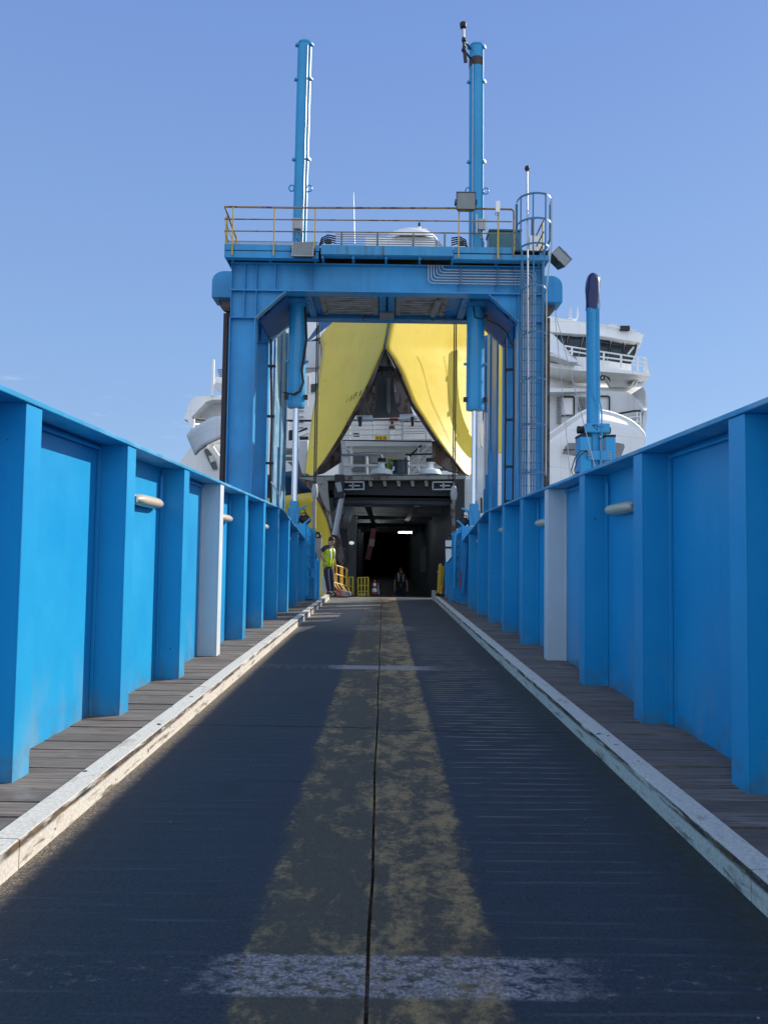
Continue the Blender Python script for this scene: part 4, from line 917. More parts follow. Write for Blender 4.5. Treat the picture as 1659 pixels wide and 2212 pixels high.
# car deck behind the door
XL, XR, ZC, ZF = -1.92, 2.55, 3.15, -.95
b = MB()
b.add([(XL,27.4,ZF-.2),(XL,125,ZF-.2),(XL,125,ZC+.5),(XL,27.4,ZC+.5)], [(0,1,2,3)]); b.add([(XR,27.4,ZF-.2),(XR,125,ZF-.2),(XR,125,ZC+.5),(XR,27.4,ZC+.5)], [(0,1,2,3)])
b.add([(XL,125,ZF-.2),(XR,125,ZF-.2),(XR,125,ZC+.5),(XL,125,ZC+.5)], [(0,1,2,3)]); b.add([(XL,27.4,ZC+.3),(XR,27.4,ZC+.3),(XR,125,ZC+.3),(XL,125,ZC+.3)], [(0,1,2,3)])
b.build('car_deck_walls', plain('dark car deck paint', (.10,.13,.16), .75), fe, thick=.1)
b = MB(); b.add([(XL,24.85,-.02),(XR,24.85,-.02),(XR,31,ZF),(XL,31,ZF)], [(0,1,2,3)]); b.add([(XL,31,ZF),(XR,31,ZF),(XR,125,ZF),(XL,125,ZF)], [(0,1,2,3)])
b.build('bow_ramp', M['holdfloor'], fe, thick=.1)
for y in (28.6, 29.6, 30.6, 33, 36, 40, 45, 51, 58, 66):
    b = MB(); b.box(XL, XR, y, y+.14, ZC+.02+(.1 if y < 31 else 0), ZC+.29); b.build('deck_beam', M['holdlight'] if y < 41 else M['hold'], fe)
for x in (-.6, 1.2):
    b = MB(); b.box(x-.12, x+.12, 28, 70, ZC-.02, ZC+.02).build('deck_stringer', M['hold'], fe)
b = MB(); b.box(XL,-1.2,34,34.3,ZF,ZC-.05); b.build('inner_frame', M['holdlight'], fe)
for (x0,x1,y0,y1,z0,z1) in ((XL+.05,-1.55,28.0,28.6,.9,1.9),(XL+.05,-1.5,29.2,30.6,-.6,1.6),(XL+.05,-1.45,31,32.6,1.0,2.4),(XL+.05,-1.6,27.6,27.9,-.3,2.6)):
    b = MB(); b.box(x0,x1,y0,y1,z0,z1).build('side_locker', M['hold'], fe, bevel=.03)
b = MB(); b.beam(P('A5',640,800,33),P('A5',690,560,33),.22,.06).build('striped_arm', plain('dull red arm', (.16,.035,.03), .6), fe)
b = MB(); b.beam(P('A5',668,700,32.95),P('A5',678,640,32.95),.225,.07).build('striped_arm', M['grey'], fe)
b = MB(); b.beam(P('A5',475,500,28.2),P('A5',510,400,28.6),.24,.2).build('lashing_arm', M['lightgrey'], fe)
b = MB(); b.beam(P('A5',420,690,27.3),P('A5',395,540,27.2),.16,.1).build('door_strut', M['holdlight'], fe)
for x, y0, y1 in ((1072,700,900),(1150,680,840),(700,420,430)):
    if y1 > y0+20: plate('pillar', 'A5', [(x-22,y0),(x+22,y0),(x+22,y1),(x-22,y1)], 'holdlight', 44, .4)
b = MB(); b.cyl(P('A5',880,590,40),P('A5',982,590,40),.045,n=8).build('ceiling_and_fill_light', M['lit'], fe)
for y in (31.5, 34.6, 44.2, 52, 60, 68):  # unseen lamps added above the beams to brighten the car deck
    b = MB(); b.box(XL+.5, XL+1.9, y, y+.08, ZC+.20, ZC+.26); b.build('ceiling_and_fill_light', M['lit'], fe)
for x in (740, 890): 
    b = MB(); b.box(P('A5',x-40,555,46).x, P('A5',x+60,555,46).x, 46, 46.1, P('A5',x,557,46).z, P('A5',x,550,46).z).build('ceiling_panel', M['holdlight'], fe)
b = MB(); q = P('A5',515,672,27.6); b.box(q.x-.09,q.x+.09,27.55,27.7,q.z-.06,q.z+.06).build('bulkhead_light', emis('lit bulkhead lamp', (.9,.95,1), .45), fe, bevel=.05)
# ---- hull below the forecastle: yellow, dark band, white
def hullside(name, s, zs, mat, f0):
    rows = []
    for i in range(15):
        y = 27.25 + 33*(i/14)**1.6; e = (1-math.exp(-(y-27.25)/7.0))
        rows.append([Vector((s*(f0(z) + (2.6+.5*max(z,-3))*e + .12*(y-27.25)), y, z)) for z in zs])
    b = MB(); return b.grid(rows).build(name, M[mat], fe, smooth=True, thick=.05)
def fl(z):
    T = [(-9,1.74),(1.2,1.75),(1.63,1.79),(2.13,1.89),(2.68,2.06),(3.14,2.30),(3.59,2.60),(4.07,3.07),(4.8,3.9)]
    for (a, p), (b_, q_) in zip(T, T[1:]):
        if z <= b_: return p + (q_-p)*(z-a)/(b_-a)
    return T[-1][1]
def frr(z): return 2.75 + .10*max(z-1.0,0)
hullside('hull_side', -1, [-4.5,-2,0,.8,1.5,2.0,2.5,2.86,3.2,3.56], 'yellow', fl); hullside('hull_band', -1, [3.56,3.8,4.07,4.3], 'band', fl)
hullside('hull_side', 1, [-4.5,-2,0,1.0,2.0,2.6], 'shipgrey', frr)
plate('hull_mark', 'C6', [(620,420),(690,320),(740,240),(762,235),(762,585),(610,580)], 'yellow', 28.2, .1)
for x, y0, y1 in ((640,330,600),(702,290,600)):
    b = MB(); b.cyl(P('C6',x,y0,27.6),P('C6',x+5,y1,27.6),.035,n=8).build('quay_pipe', M['dark'], fe)
b = MB(); b.beam(P('C6',680,300,27.6),P('C6',740,275,27.6),.05,.05).build('quay_pipe', M['dark'], fe)
plate('hull_front', 'A5', [(1392,180),(1580,170),(1585,420),(1500,450),(1392,430)], 'shipgrey', 27.8, .3)
plate('hull_front', 'A8', [(1500,1130),(1640,1130),(1645,1443),(1500,1443)], 'shipgrey', 28.6, .3)
# ---- deck house behind the visor
plate('deckhouse_front', 'A3', [(868,60),(1190,60),(1190,1000),(868,1000)], 'white', 36.0, .3)
for y in (750,795,838,880):
    plate('ladder_rung', 'A3', [(990,y),(1028,y),(1028,y+5),(990,y+5)], 'grey', 35.9, .08)
b = MB(); b.tube([P('A3',1056,720,33),P('A3',1058,500,33),P('A3',1063,480,33),P('A3',1072,485,33),P('A3',1074,620,33)], .045, 8).build('air_pipe', M['white'], fe, smooth=True)
plate('deckhouse_window', 'A3', [(1082,548),(1135,540),(1135,600),(1078,610)], 'glass', 35.9, .08)
b = MB(); b.tube([P('A3',880,830,33),P('A3',1100,830,33)], .05, 6).build('deck_rail', M['dark'], fe)
for y in (862,920): 
    b = MB(); b.tube([P('A3',880,y,33),P('A3',1090,y,33)], .025, 6).build('deck_rail', M['white'], fe)
for x in (908,): 
    b = MB(); b.cyl(P('A3',x,990,33),P('A3',x,835,33),.05,n=8).build('rail_stanchion', M['white'], fe)
b = MB(); b.beam(P('A3',935,990,33),P('A3',938,905,33),.2,.2); b.beam(P('A3',990,930,33),P('A3',1060,895,33),.16,.16); b.beam(P('A3',1000,975,33),P('A3',1065,968,33),.18,.18)
b.build('mooring_gear', M['black'], fe)
b = MB(); b.beam(P('A3',985,945,32.9),P('A3',1065,915,32.9),.3,.15).build('mooring_gear', M['white'], fe)
plate('deck_edge_beam', 'A3', [(880,985),(1065,978),(1065,1040),(880,1042)], 'white', 32.5, .4)
plate('open_deck', 'A3', [(880,1044),(1065,1040),(1065,1300),(880,1300)], 'hold', 34.5, .2)
for y in (1095,1140): plate('deck_shelf', 'A3', [(880,y),(945,y),(945,y+10),(880,y+10)], 'white', 33.5, .3)
plate('white_buttress', 'A3', [(995,982),(1062,980),(1060,1060),(1040,1250),(1015,1240),(985,1130),(990,1040)], 'shipgrey', 32.2, .5, bevel=.05)
plate('white_buttress', 'A3', [(885,1140),(920,1165),(975,1250),(960,1262),(880,1290)], 'white', 32.4, .3)
# ---- port side bulwark and wing (left of the gantry)
plate('deckhouse_shoulder', 'C4', [(50,955),(130,740),(195,668),(490,658),(640,652),(640,706),(400,712),(318,742),(130,930),(100,962)], 'white', 42.0, 3.0)
plate('deckhouse_wall', 'C4', [(318,742),(400,712),(640,706),(640,1200),(150,1100),(110,960)], 'shipgrey', 43.2, .3)
plate('shoulder_lip', 'C4', [(100,962),(310,740),(318,752),(150,925),(160,1010),(185,1070),(160,1080),(120,1020)], 'white', 41.8, .5)
b = MB(); b.cyl(P('C4',168,1070,40),P('C4',172,950,40),.10,n=8).build('rail_stanchion', M['white'], fe)
b = MB(); b.tube([P('C4',172,945,40),P('C4',320,962,41)], .07, 6).build('deck_rail', M['dark'], fe)
b = MB(); b.tube([P('C4',172,1015,40),P('C4',320,1020,41)], .06, 6).build('deck_rail', M['white'], fe)
def curved(name, c, top, bot, mat, n=18, **kw):
    t = smooth(top, 3); q = smooth(bot, 3); m = min(len(t), len(q)); rows = [[P(c, *(t[i].lerp(q[i], k/6))) for k in range(7)] for i in range(m)]
    b = MB(); return b.grid(rows).build(name, M[mat], fe, smooth=True, thick=.12, **kw)
curved('bulwark', 'C4', [(100,1150,41),(150,1085,39.8),(280,1005,38.3),(430,925,37),(640,900,36)], [(205,1395,40.5),(230,1370,39.6),(290,1300,38.3),(360,1258,37),(640,1130,36)], 'shipgrey')
plate('hull_shoulder', 'C4', [(205,1395),(290,1300),(345,1262),(480,1195),(640,1150),(640,1760),(420,1760),(300,1640),(258,1530)], 'white', 38.6, .4)
plate('mooring_port', 'C4', [(305,1345),(320,1315),(345,1315),(405,1392),(450,1480),(470,1570),(412,1574),(360,1470)], 'hold', 38.5, .06)
plate('mooring_port', 'C4', [(360,1410),(410,1400),(440,1470),(385,1490)], 'shipgrey', 38.45, .04)
plate('white_frame', 'C4', [(355,1255),(480,1195),(560,1165),(560,1200),(480,1250),(400,1265),(470,1370),(560,1500),(540,1520),(440,1400)], 'white', 37.6, .4)
b = MB(); b.tube([P('C4',200,1390,38),P('C4',255,1325,38),P('C4',330,1280,37.6)], .06, 6).build('hull_fairing', M['grey'], fe)
b = MB(); b.cyl(P('C4',410,668,42),P('C4',420,215,42),.11,.08,8).build('whip_antenna', M['white'], fe)
plate('radar_platform', 'C4', [(420,512),(600,505),(600,610),(495,602),(425,548)], 'shipgrey', 42, 1.2); plate('radar_platform', 'C4', [(440,425),(500,430),(600,440),(600,505),(440,505)], 'white', 42.6, .6)
b = MB()
for i in range(4): b.tube([P('C4',470+8*i,345+25*i,42),P('C4',600,335+25*i,42)], .04, 5)
b.build('radar_rail', M['grey'], fe)
plate('mast_house', 'C4', [(560,20),(640,0),(640,700),(575,700)], 'white', 43, .5)
# ---- starboard side: wheelhouse, bridge wing, shoulder, bulwark (right of the gantry)
sl = lambda L, y0, x0: [(x, y, y0 + (x-x0)*.0062 - (y-1050)*.0105) for x, y in L]
plate('deckhouse_front', 'C3', sl([(60,740),(270,790),(650,822),(845,832),(905,912),(975,1048),(60,1062)], 41.6, 60), 'white', None, 2.5)
plate('deckhouse_shoulder', 'C3', [(x, y, 40.6 + (x-60)*.0022 - (y-1110)*.012) for x, y in [(60,1062),(840,1052),(1408,1040),(1450,1100),(1466,1300),(1455,1362),(1422,1352),(1265,1155),(1215,1118),(1140,1104),(840,1100),(60,1112)]], 'white', None, 3.0)
plate('shoulder_end', 'C3', [(1408,1040),(1452,1100),(1468,1300),(1462,1420),(1440,1584),(1436,1760),(1380,1760),(1420,1352),(1440,1300),(1440,1110)], 'shipgrey', 41.1, 4.0)
plate('deckhouse_wall', 'C3', [(60,1110),(840,1100),(1140,1104),(1215,1118),(1265,1155),(1422,1352),(1430,1800),(60,1800)], 'shipgrey', 42.2, .3)
for (x0,y0,x1,y1) in ((335,1172,498,1425),(780,1166,965,1408)):
    b = MB(); b.tube([P('C3',x0,y0,42.1),P('C3',x1-18,y0,42.1),P('C3',x1-3,y0+10,42.1),P('C3',x1,y0+24,42.1),P('C3',x1,y1,42.1),P('C3',x0,y1,42.1)], .045, 6).build('door_seal', M['black'], fe)
for (x0,y0,x1,y1) in ((275,1180,328,1540),(552,1180,664,1372)):
    b = MB(); y = y0
    while y < y1-6:
        a_ = P('C3',x0,y,42.1); c_ = P('C3',x1,y+9,42.1); b.box(a_.x,c_.x,42.02,42.12,c_.z,a_.z); y += 19
    b.build('louvre', M['grey'], fe)
plate('door_leaf', 'C3', [(352,1190),(480,1190),(482,1405),(352,1405)], 'white', 42.15, .04)
b = MB(); b.tube([P('C3',1000,1412,40.5),P('C3',1290,1362,41),P('C3',1370,1358,41.3),P('C3',1376,1415,41.3)], .06, 6).build('deck_rail', M['dark'], fe)
for y in (1440, 1510, 1560):
    b = MB(); b.tube([P('C3',1150,y+25,40.8),P('C3',1330,y-5,41),P('C3',1380,y,41.2)], .04, 6).build('deck_rail', M['white'], fe)
for x in (1330, 1376):
    b = MB(); b.cyl(P('C3',x,1375,41.1),P('C3',x,1584,41.1),.05,n=6).build('rail_stanchion', M['white'], fe)
# under-wing soffit and brackets
plate('wing_soffit', 'C3', [(840,832),(1260,868),(1505,900),(1410,1032),(980,1046),(905,912)], 'shipgrey', 43.0, .3)
for x in (1010, 1135, 1275):
    plate('wing_bracket', 'C3', [(x-8,855),(x+22,858),(x-2,905),(x-22,935),(x-26,925)], 'white', 42.6, .3)
for (x0,y0,x1,y1) in ((1195,995,1290,965),(1345,975,1425,945)):
    plate('wing_recess', 'C3', [(x0+15,y0-18),(x1,y1),(x1-25,y1+38),(x0,y0+10)], 'grey', 42.9, .08)
for x in (1290, 1335):
    plate('wing_bracket', 'C3', [(x-5,970),(x+18,960),(x-20,1030),(x-40,1034)], 'white', 42.6, .3)
plate('wing_recess', 'C3', [(840,835),(900,842),(905,905),(850,900)], 'grey', 42.9, .05); plate('wing_recess', 'C3', [(910,838),(1000,842),(985,872),(925,866)], 'grey', 42.9, .05); plate('wing_recess', 'C3', [(1040,848),(1130,858),(1115,888),(1025,882)], 'grey', 42.9, .05); plate('wing_recess', 'C3', [(1165,862),(1262,872),(1240,905),(1150,895)], 'grey', 42.9, .05)
# bridge wing deck edge and parapet
plate('wing_deck', 'C3', [(60,705),(270,738),(650,772),(840,788),(1250,828),(1510,858),(1510,885),(1500,905),(1260,872),(840,838),(600,832),(270,800),(60,775)], 'white', 41.5, 3.0)
plate('wing_parapet', 'C3', [(530,645),(650,650),(850,690),(1250,742),(1255,830),(840,790),(650,775),(540,742)], 'white', 42.6, .4)
# wheelhouse
plate('wheelhouse_wall', 'C3', [(200,300),(560,340),(840,352),(1345,440),(1380,470),(1250,742),(850,690),(560,640),(200,640)], 'white', 43.0, 5.0)
plate('wheelhouse_roof', 'C3', [(60,92),(240,120),(650,190),(840,235),(1310,312),(1420,352),(1385,470),(1340,440),(1010,385),(835,352),(560,345),(250,318),(60,300)], 'white', 42.4, 5.0)
plate('roof_visor', 'C3', [(835,352),(1340,438),(1340,450),(835,366)], 'white', 42.0, .5)
W_ = [((252,336),(412,352),(384,500),(252,480)),((447,362),(606,380),(572,530),(548,628),(400,600),(408,500)),((640,392),(720,402),(690,640),(578,632),(600,530)),((770,415),(972,446),(945,580),(918,684),(770,650)),((1000,454),(1156,486),(1130,600),(1104,712),(955,682),(975,560)),((1182,490),(1322,506),(1300,590),(1240,735),(1140,716),(1155,610))]
for q in W_:
    w = plate('wheelhouse_window', 'C3', q, 'glass', 42.93, .05)
    cx = sum(p[0] for p in q)/len(q); cy = sum(p[1] for p in q)/len(q)
    pts = [P('C3', cx+(p[0]-cx)*1.03, cy+(p[1]-cy)*1.03, 42.9) for p in q]
    b = MB(); b.tube(pts, .035, 5, True).build('window_frame', M['dark'], w)
for (x,y0,y1) in ((948,400,460),(1148,436,500),(1316,462,560)):
    b = MB(); b.cyl(P('C3',x,y0,42.5),P('C3',x-4,y1,42.6),.03,n=6).build('wiper_arm', M['dark'], fe)
b = MB(); b.tube([P('C3',1210,612,42.85),P('C3',1275,530,42.85),P('C3',1285,515,42.85)], .06, 6).build('wheelhouse_fitting', M['white'], fe)
for ya in (500, 565):
    b = MB(); b.tube([P('C3',370,ya,41.6),P('C3',650,ya+45,41.6),P('C3',840,ya+75,41.6),P('C3',1340,ya+152,41.6),P('C3',1445,ya+165,41.7)] if ya < 520 else [P('C3',430,ya,41.6),P('C3',650,ya+38,41.6),P('C3',840,ya+80,41.6),P('C3',1340,ya+145,41.6),P('C3',1455,ya+158,41.7)], .045, 6).build('wing_rail', M['white'], fe)
b = MB(); b.tube([P('C3',1250,745,41.6),P('C3',1340,760,41.6),P('C3',1450,772,41.7)], .035, 6).build('wing_rail', M['white'], fe)
for (x,y0,y1) in ((470,515,620),(890,585,775),(1118,620,805),(1340,655,830),(1445,665,850)):
    b = MB(); b.cyl(P('C3',x,y0,41.6),P('C3',x,y1,41.6),.055,n=8).build('rail_stanchion', M['white'], fe)
plate('wing_lamp', 'C3', [(1445,770),(1460,755),(1480,775),(1484,850),(1445,850)], 'white', 41.6, .3)
# fin in front of the wheelhouse
plate('windbreak_fin', 'C3', [(x, y, 39.6+(x-60)*.006-(y-600)*.008) for x, y in [(60,190),(130,255),(240,362),(340,470),(550,720),(390,672),(250,605),(60,540)]], 'white', None, .3)
plate('windbreak_fin', 'C3', [(60,542),(250,607),(390,674),(552,722),(440,712),(250,645),(60,605)], 'shipgrey', 40.6, 1.5)
plate('searchlight', 'C3', [(962,212),(1050,200),(1062,208),(1062,255),(965,240)], 'shipgrey', 42.6, .5)
b = MB(); b.cyl(P('C3',440,140,42.6),P('C3',445,0,42.6),.08,.05,8).build('whip_antenna', M['shipgrey'], fe)
b = MB(); b.tube([P('C3',465,150,42.6),P('C3',525,152,42.6),P('C3',545,130,42.6),P('C3',548,90,42.6),P('C3',545,-20,42.6)], [.06,.06,.06,.06,.02], 6).build('whip_antenna', M['white'], fe)
b = MB(); b.tube([P('C3',840,222,42.3),P('C3',1305,303,42.3)], .05, 6); b.build('roof_rail', M['white'], fe)
b = MB(); b.cbox(P('C3',1165,272,42.3),.5,.3,.25).build('roof_fitting', M['dark'], fe)
# big curved bulwark
top = [(940,705,34.50),(1075,612,35.31),(1190,540,36.00),(1285,540,36.57),(1380,568,37.14),(1455,608,37.59),(1505,660,37.89),(1512,685,37.93)]
bot = [(940,990,34.50),(1060,990,35.22),(1150,985,35.76),(1250,980,36.36),(1350,960,36.96),(1420,900,37.38),(1480,800,37.74),(1500,740,37.86)]
curved('bulwark', 'A4', top, bot, 'white')
b = MB(); b.tube([P('A4',*p) for p in smooth(top,3)], .09, 8).build('bulwark_rail', M['white'], fe, smooth=True)
plate('bulwark_shading', 'A4', [(945,700),(1075,608),(1188,537),(1188,556),(1075,640),(945,735)], 'shipgrey', 33.8, .1)  # shading along the bulwark edge put in as a greyer strip
plate('mooring_port', 'A4', [(1060,775),(1075,740),(1092,716),(1135,716),(1135,790),(1120,786)], 'grey', 34.9, .06)
plate('mooring_port', 'A4', [(1322,720),(1360,714),(1402,722),(1405,740),(1385,790),(1350,850),(1322,840)], 'grey', 36.6, .06)
plate('port_shadow_rail', 'A4', [(1066,752),(1130,750),(1130,756),(1064,758)], 'dark', 34.55, .05)
# the rest of the ship behind
for L in ([(-12.0,44,4.4),(-12.2,44,6),(-10.6,44,8.2),(-7,44,11.4),(9,44,11.4),(13,44,11.2),(14.6,44,9.2),(14.2,44,6),(13.8,44,4.4)], [(-10.5,44,-4.6),(-11.9,44,4.39),(-2.6,44,4.39),(-2.6,44,-4.6)], [(11.5,44,-4.6),(13.7,44,4.39),(3.2,44,4.39),(3.2,44,-4.6)]):
    b = MB(); b.poly(L, (0,90,0)).build('hull_aft', M['white'], fe)
# ================================================================== end of the ramp: locking frames, parapets, lugs
for s in (-1, 1):
    e = thing('ramp_end_frame', ('left sunlit' if s < 0 else 'right shaded') + ' blue end frame of the ramp with locking bars and lift machinery', 'ramp frame', (s*2.2,20.6,.1))
    bx = lambda b, x0, x1, *r: b.box(min(s*x0,s*x1), max(s*x0,s*x1), *r)
    b = MB(); bx(b,2.07,2.48,20.32,21.0,.1,2.18).build('end_post', M['wall'], e, bevel=.01)
    b = MB(); bx(b,1.97,2.07,20.36,20.44,.25,2.12); bx(b,1.97,2.07,20.75,20.83,.35,2.0); b.build('end_flange', M['wall'], e, bevel=.006)
    b = MB(); b.poly([(s*1.86,20.9,2.02),(s*2.06,20.9,2.10),(s*2.06,20.9,.15),(s*1.86,20.9,.15)], (0,.05,0)).build('end_plate', M['wall'], e)
    for z in (.75,1.05,1.35,1.65,1.9):
        b = MB(); b.cyl((s*1.88,20.86,z),(s*1.88,20.9,z),.03,n=8).build('bolt', M['tower'], e)
        b = MB(); bx(b,1.93,1.985,20.30,20.36,z-.05,z+.03).build('hinge_block', M['tower'], e)
    b = MB(); b.tube([(s*2.06,20.25,2.0),(s*1.95,20.22,2.0),(s*1.90,20.22,1.93),(s*1.89,20.22,.55)], .045, 10).build('bent_pipe', M['tower'], e, smooth=True) if s > 0 else b.tube([(s*1.87,20.7,1.95),(s*1.87,20.7,.3)], .02, 8).build('lock_rod', M['tower'], e, smooth=True)
    if s > 0:
        b = MB(); b.poly([(2.24,20.1,2.1),(2.05,20.1,2.12),(2.02,20.1,.42),(2.12,20.1,.40)], (0,.08,0)).build('locking_arm', M['blue'], e, bevel=.006)
        b = MB(); b.box(2.0,2.03,20.06,20.1,.55,1.0).build('reflector', M['red'], e)
    else:
        b = MB(); b.box(-1.95,-1.86,20.6,20.72,.72,.98).build('lock_box', M['tower'], e, bevel=.01)
    # machinery on top
    b = MB(); b.sphere((s*2.12,20.6,2.30),.16,.18,.13); b.build('winch_motor', M['black'], e, smooth=True)
    b = MB(); b.tube([(s*2.24,20.5,2.34),(s*2.20,20.45,2.46),(s*2.10,20.45,2.48),(s*2.05,20.45,2.42),(s*2.06,20.5,2.3)], .016, 6).build('motor_handle', M['black'], e, smooth=True)
    b = MB(); b.beam((s*2.34,20.5,2.2),(s*2.30,20.5,2.55),.07,.05); b.beam((s*2.34,20.5,2.55),(s*2.08,20.45,2.66),.05,.05); b.build('lever', M['tower'], e, bevel=.005)
    b = MB(); b.beam((s*2.12,20.4,2.18),(s*1.95,20.35,2.32),.09,.05).build('lever', M['tower'], e, bevel=.005)
    b = MB(); b.tube([(s*2.3,20.55,2.55),(s*2.22,20.5,2.62),(s*2.12,20.5,2.55),(s*2.10,20.5,2.42)], .014, 6).build('hose', M['black'], e, smooth=True)
    # low sloping parapet beyond
    w = thing('ramp_parapet', ('left sunlit' if s < 0 else 'right shaded') + ' low blue parapet sloping down past the end frame', 'parapet', (s*2.0,22,.1))
    xp = 1.88 if s < 0 else 1.95
    b = MB(); b.poly([(s*xp,21.0,.1),(s*xp,21.0,1.40),(s*xp,24.2 if s > 0 else 22.3,1.02),(s*xp,24.2 if s > 0 else 22.3,.1)], (s*.06,0,0)).build('parapet_panel', M['wall'], w)
    b = MB(); b.beam((s*(xp+.04),21.0,1.42),(s*(xp+.04),24.25 if s > 0 else 22.35,1.03),.14,.03).build('parapet_coping', M['coping'], w)
    for y in (21.6, 22.9) if s > 0 else (21.6,):
        b = MB(); bx(b,xp-.10,xp,y,y+.02,.11,1.2).build('parapet_rib', M['wall'], w)
    l = thing('lifting_lug', ('grey' if s < 0 else 'white') + ' steel lug plate with a round pad eye ' + ('behind the left end frame' if s < 0 else 'behind the bent pipe on the right'), 'lug plate', (s*2.1,24.2,1.1))
    b = MB(); b.poly([(s*2.24,24.2,1.86),(s*1.96,24.2,1.86),(s*1.98,24.2,1.20),(s*2.02,24.2,1.08),(s*2.24,24.2,1.40)], (0,.14,0)).build('lug_plate', M['concrete'] if s < 0 else M['white'], l, bevel=.008)
    b = MB(); b.tube([(s*2.09+.075*math.cos(R(k*22.5)),24.26,1.95+.085*math.sin(R(k*22.5))) for k in range(16)], .042, 8, True).build('pad_eye', M['dark'], l, smooth=True)
    if s > 0:
        b = MB(); b.box(1.95,2.25,24.18,24.198,1.60,1.66); b.build('black_stripe', M['dark'], l)
# ================================================================== barriers and small things
def rods(t, name, segs, r, mat, n=6):
    for sg in segs:
        b = MB(); b.tube(sg, r, n).build(name, mat, t, smooth=True)
t = thing('folding_gate', 'bright orange yellow folding gate held by the man in the vest', 'gate', (-1.3,24.2,.1))
yy = lambda x: 24.05 + (x-740)/250*.75
Q = lambda x, y: P('C5', x, y, yy(x))
rods(t, 'gate_rail', [[Q(745,1372),Q(980,1442)],[Q(775,1540),Q(988,1612)],[Q(725,1690),Q(990,1768)]], .022, M['gate'])
rods(t, 'gate_bar', [[Q(x,ya),Q(x+dx,yb)] for x,ya,yb,dx in ((748,1372,1692,-4),(768,1378,1700,-2),(792,1385,1700,-4),(862,1405,1732,0),(885,1412,1738,0),(905,1418,1745,0),(968,1438,1765,2),(985,1446,1770,5))], .016, M['gate'])
rods(t, 'gate_foot', [[Q(x,y),P('C5',x+8,y+25,yy(x)),P('C5',x+75,y+125,yy(x)-.1)] for x,y in ((700,1670),(738,1692),(790,1705),(865,1732),(905,1745),(985,1768))], .016, M['gate'])
b = MB(); b.beam(Q(762,1400)+Vector((0,-.03,0)),Q(768,1525)+Vector((0,-.03,0)),.05,.03,(0,1,0)).build('gate_handle', M['black'], t, bevel=.004)
b = MB(); b.tube([Q(982,1445),Q(998,1470),Q(996,1500)], .02, 6).build('gate_latch', M['lightgrey'], t)
t = thing('ramp_flap', 'red and grey painted steel flap at the foot of the orange gate', 'ramp flap', (-1.2,24.3,0))
f = lambda L, m, off=.35: plate('flap_plate', 'C5', [(x,y,24.3) for x,y in L], m, None, off, parent=t)
f([(770,1822),(882,1842),(888,1950),(795,1950)], plain('faded red paint', (.55,.13,.11), .6)); f([(884,1842),(975,1862),(1000,1955),(889,1952)], M['concrete']); f([(976,1862),(1050,1884),(1053,1940),(1001,1955)], M['grey'])
for lab, x0, x1, y0, y1, Y, n in (('short dull yellow plastic barrier half hidden behind the orange gate', 812, 902, 1290, 1590, 26.6, 2), ('wide dull yellow plastic barrier with three slots just inside the bow door', 962, 1155, 1296, 1616, 26.9, 4)):
    t = thing('plastic_barrier', lab, 'barrier', P('A7',(x0+x1)/2,y1,Y))
    w = (x1-x0)
    for i in range(n):
        xa = x0 + (w-26)*i/(n-1); plate('barrier_post', 'A7', [(xa,y0+4*(n-1-i)/n),(xa+26,y0),(xa+24,y1),(xa+2,y1)], 'gatedull', Y, .06, parent=t)
    for ya in (y0+2, (y0*.58+y1*.42), (y0*.28+y1*.72)) if n > 2 else (y0+2, (y0+y1)/2):
        plate('barrier_rail', 'A7', [(x0+3,ya),(x1-3,ya-4),(x1-3,ya+12),(x0+3,ya+16)], 'gatedull', Y+.01, .04, parent=t)
    if n > 2: plate('barrier_base', 'A7', [(x0+10,y1-45),(x1-50,y1-45),(x1-55,y1+2),(x0+14,y1+2)], 'gatedull', Y-.02, .08, parent=t)
t = thing('folding_gate', 'yellow folding gate folded upright on the end of the right kerb', 'gate', (1.76,23.3,.15))
Qb = lambda x, y, Y=23.3: P('B7', x, y, Y)
rods(t, 'gate_loop', [[Qb(682,1190),Qb(700,870),Qb(706,838),Qb(716,834),Qb(724,850),Qb(716,1170)],[Qb(722,1180,23.5),Qb(736,890,23.5),Qb(742,866,23.5),Qb(754,872,23.5),Qb(760,900,23.5),Qb(744,1150,23.5)]], .022, M['gate'])
rods(t, 'gate_bar', [[Qb(692,1160),Qb(711,845)],[Qb(730,1160,23.5),Qb(748,870,23.5)],[Qb(700,1195),Qb(716,900)]], .017, M['gate'])
b = MB(); b.tube([Qb(668,942),Qb(690,934)], .012, 6).build('gate_latch', M['lightgrey'], t)
b = MB(); b.beam(Qb(735,1160,23.4),Qb(752,1200,23.4),.10,.08).build('gate_foot', M['red'], t); b = MB(); b.tube([Qb(665,1215),Qb(690,1190),Qb(712,1220)], .03, 6).build('gate_foot', M['gatedull'], t); b = MB(); b.tube([Qb(752,1218,23.4),Qb(775,1210,23.4),Qb(783,1160,23.4),Qb(770,1155,23.4)], .022, 6).build('gate_foot', M['lightgrey'], t, smooth=True)
b = MB(); b.beam(Qb(718,1120),Qb(716,1222),.09,.05).build('gate_foot', M['gate'], t)
b = MB(); b.box(Qb(612,1200).x,Qb(660,1200).x,23.35,23.7,.0,.30); o = b.build('kerb_end_block', M['concrete'], bevel=.01); tag(o, 'small concrete block closing the end of the right kerb beside the folded gate', 'block')
t = thing('bucket', 'grey plastic bucket with a white label standing on the left walkway planks', 'bucket', (-2.02,21.35,.12))
b = MB(); b.lathe((-2.02,21.35,.12), [(.0,0),(.090,0),(.108,.235),(.118,.24),(.118,.262),(.104,.262),(.086,.02),(.0,.02)], 22).build('bucket_shell', M['lampbody'], t, smooth=True)
b = MB(); b.box(-2.06,-2.0,21.243,21.25,.22,.275).build('bucket_label', M['white'], t)
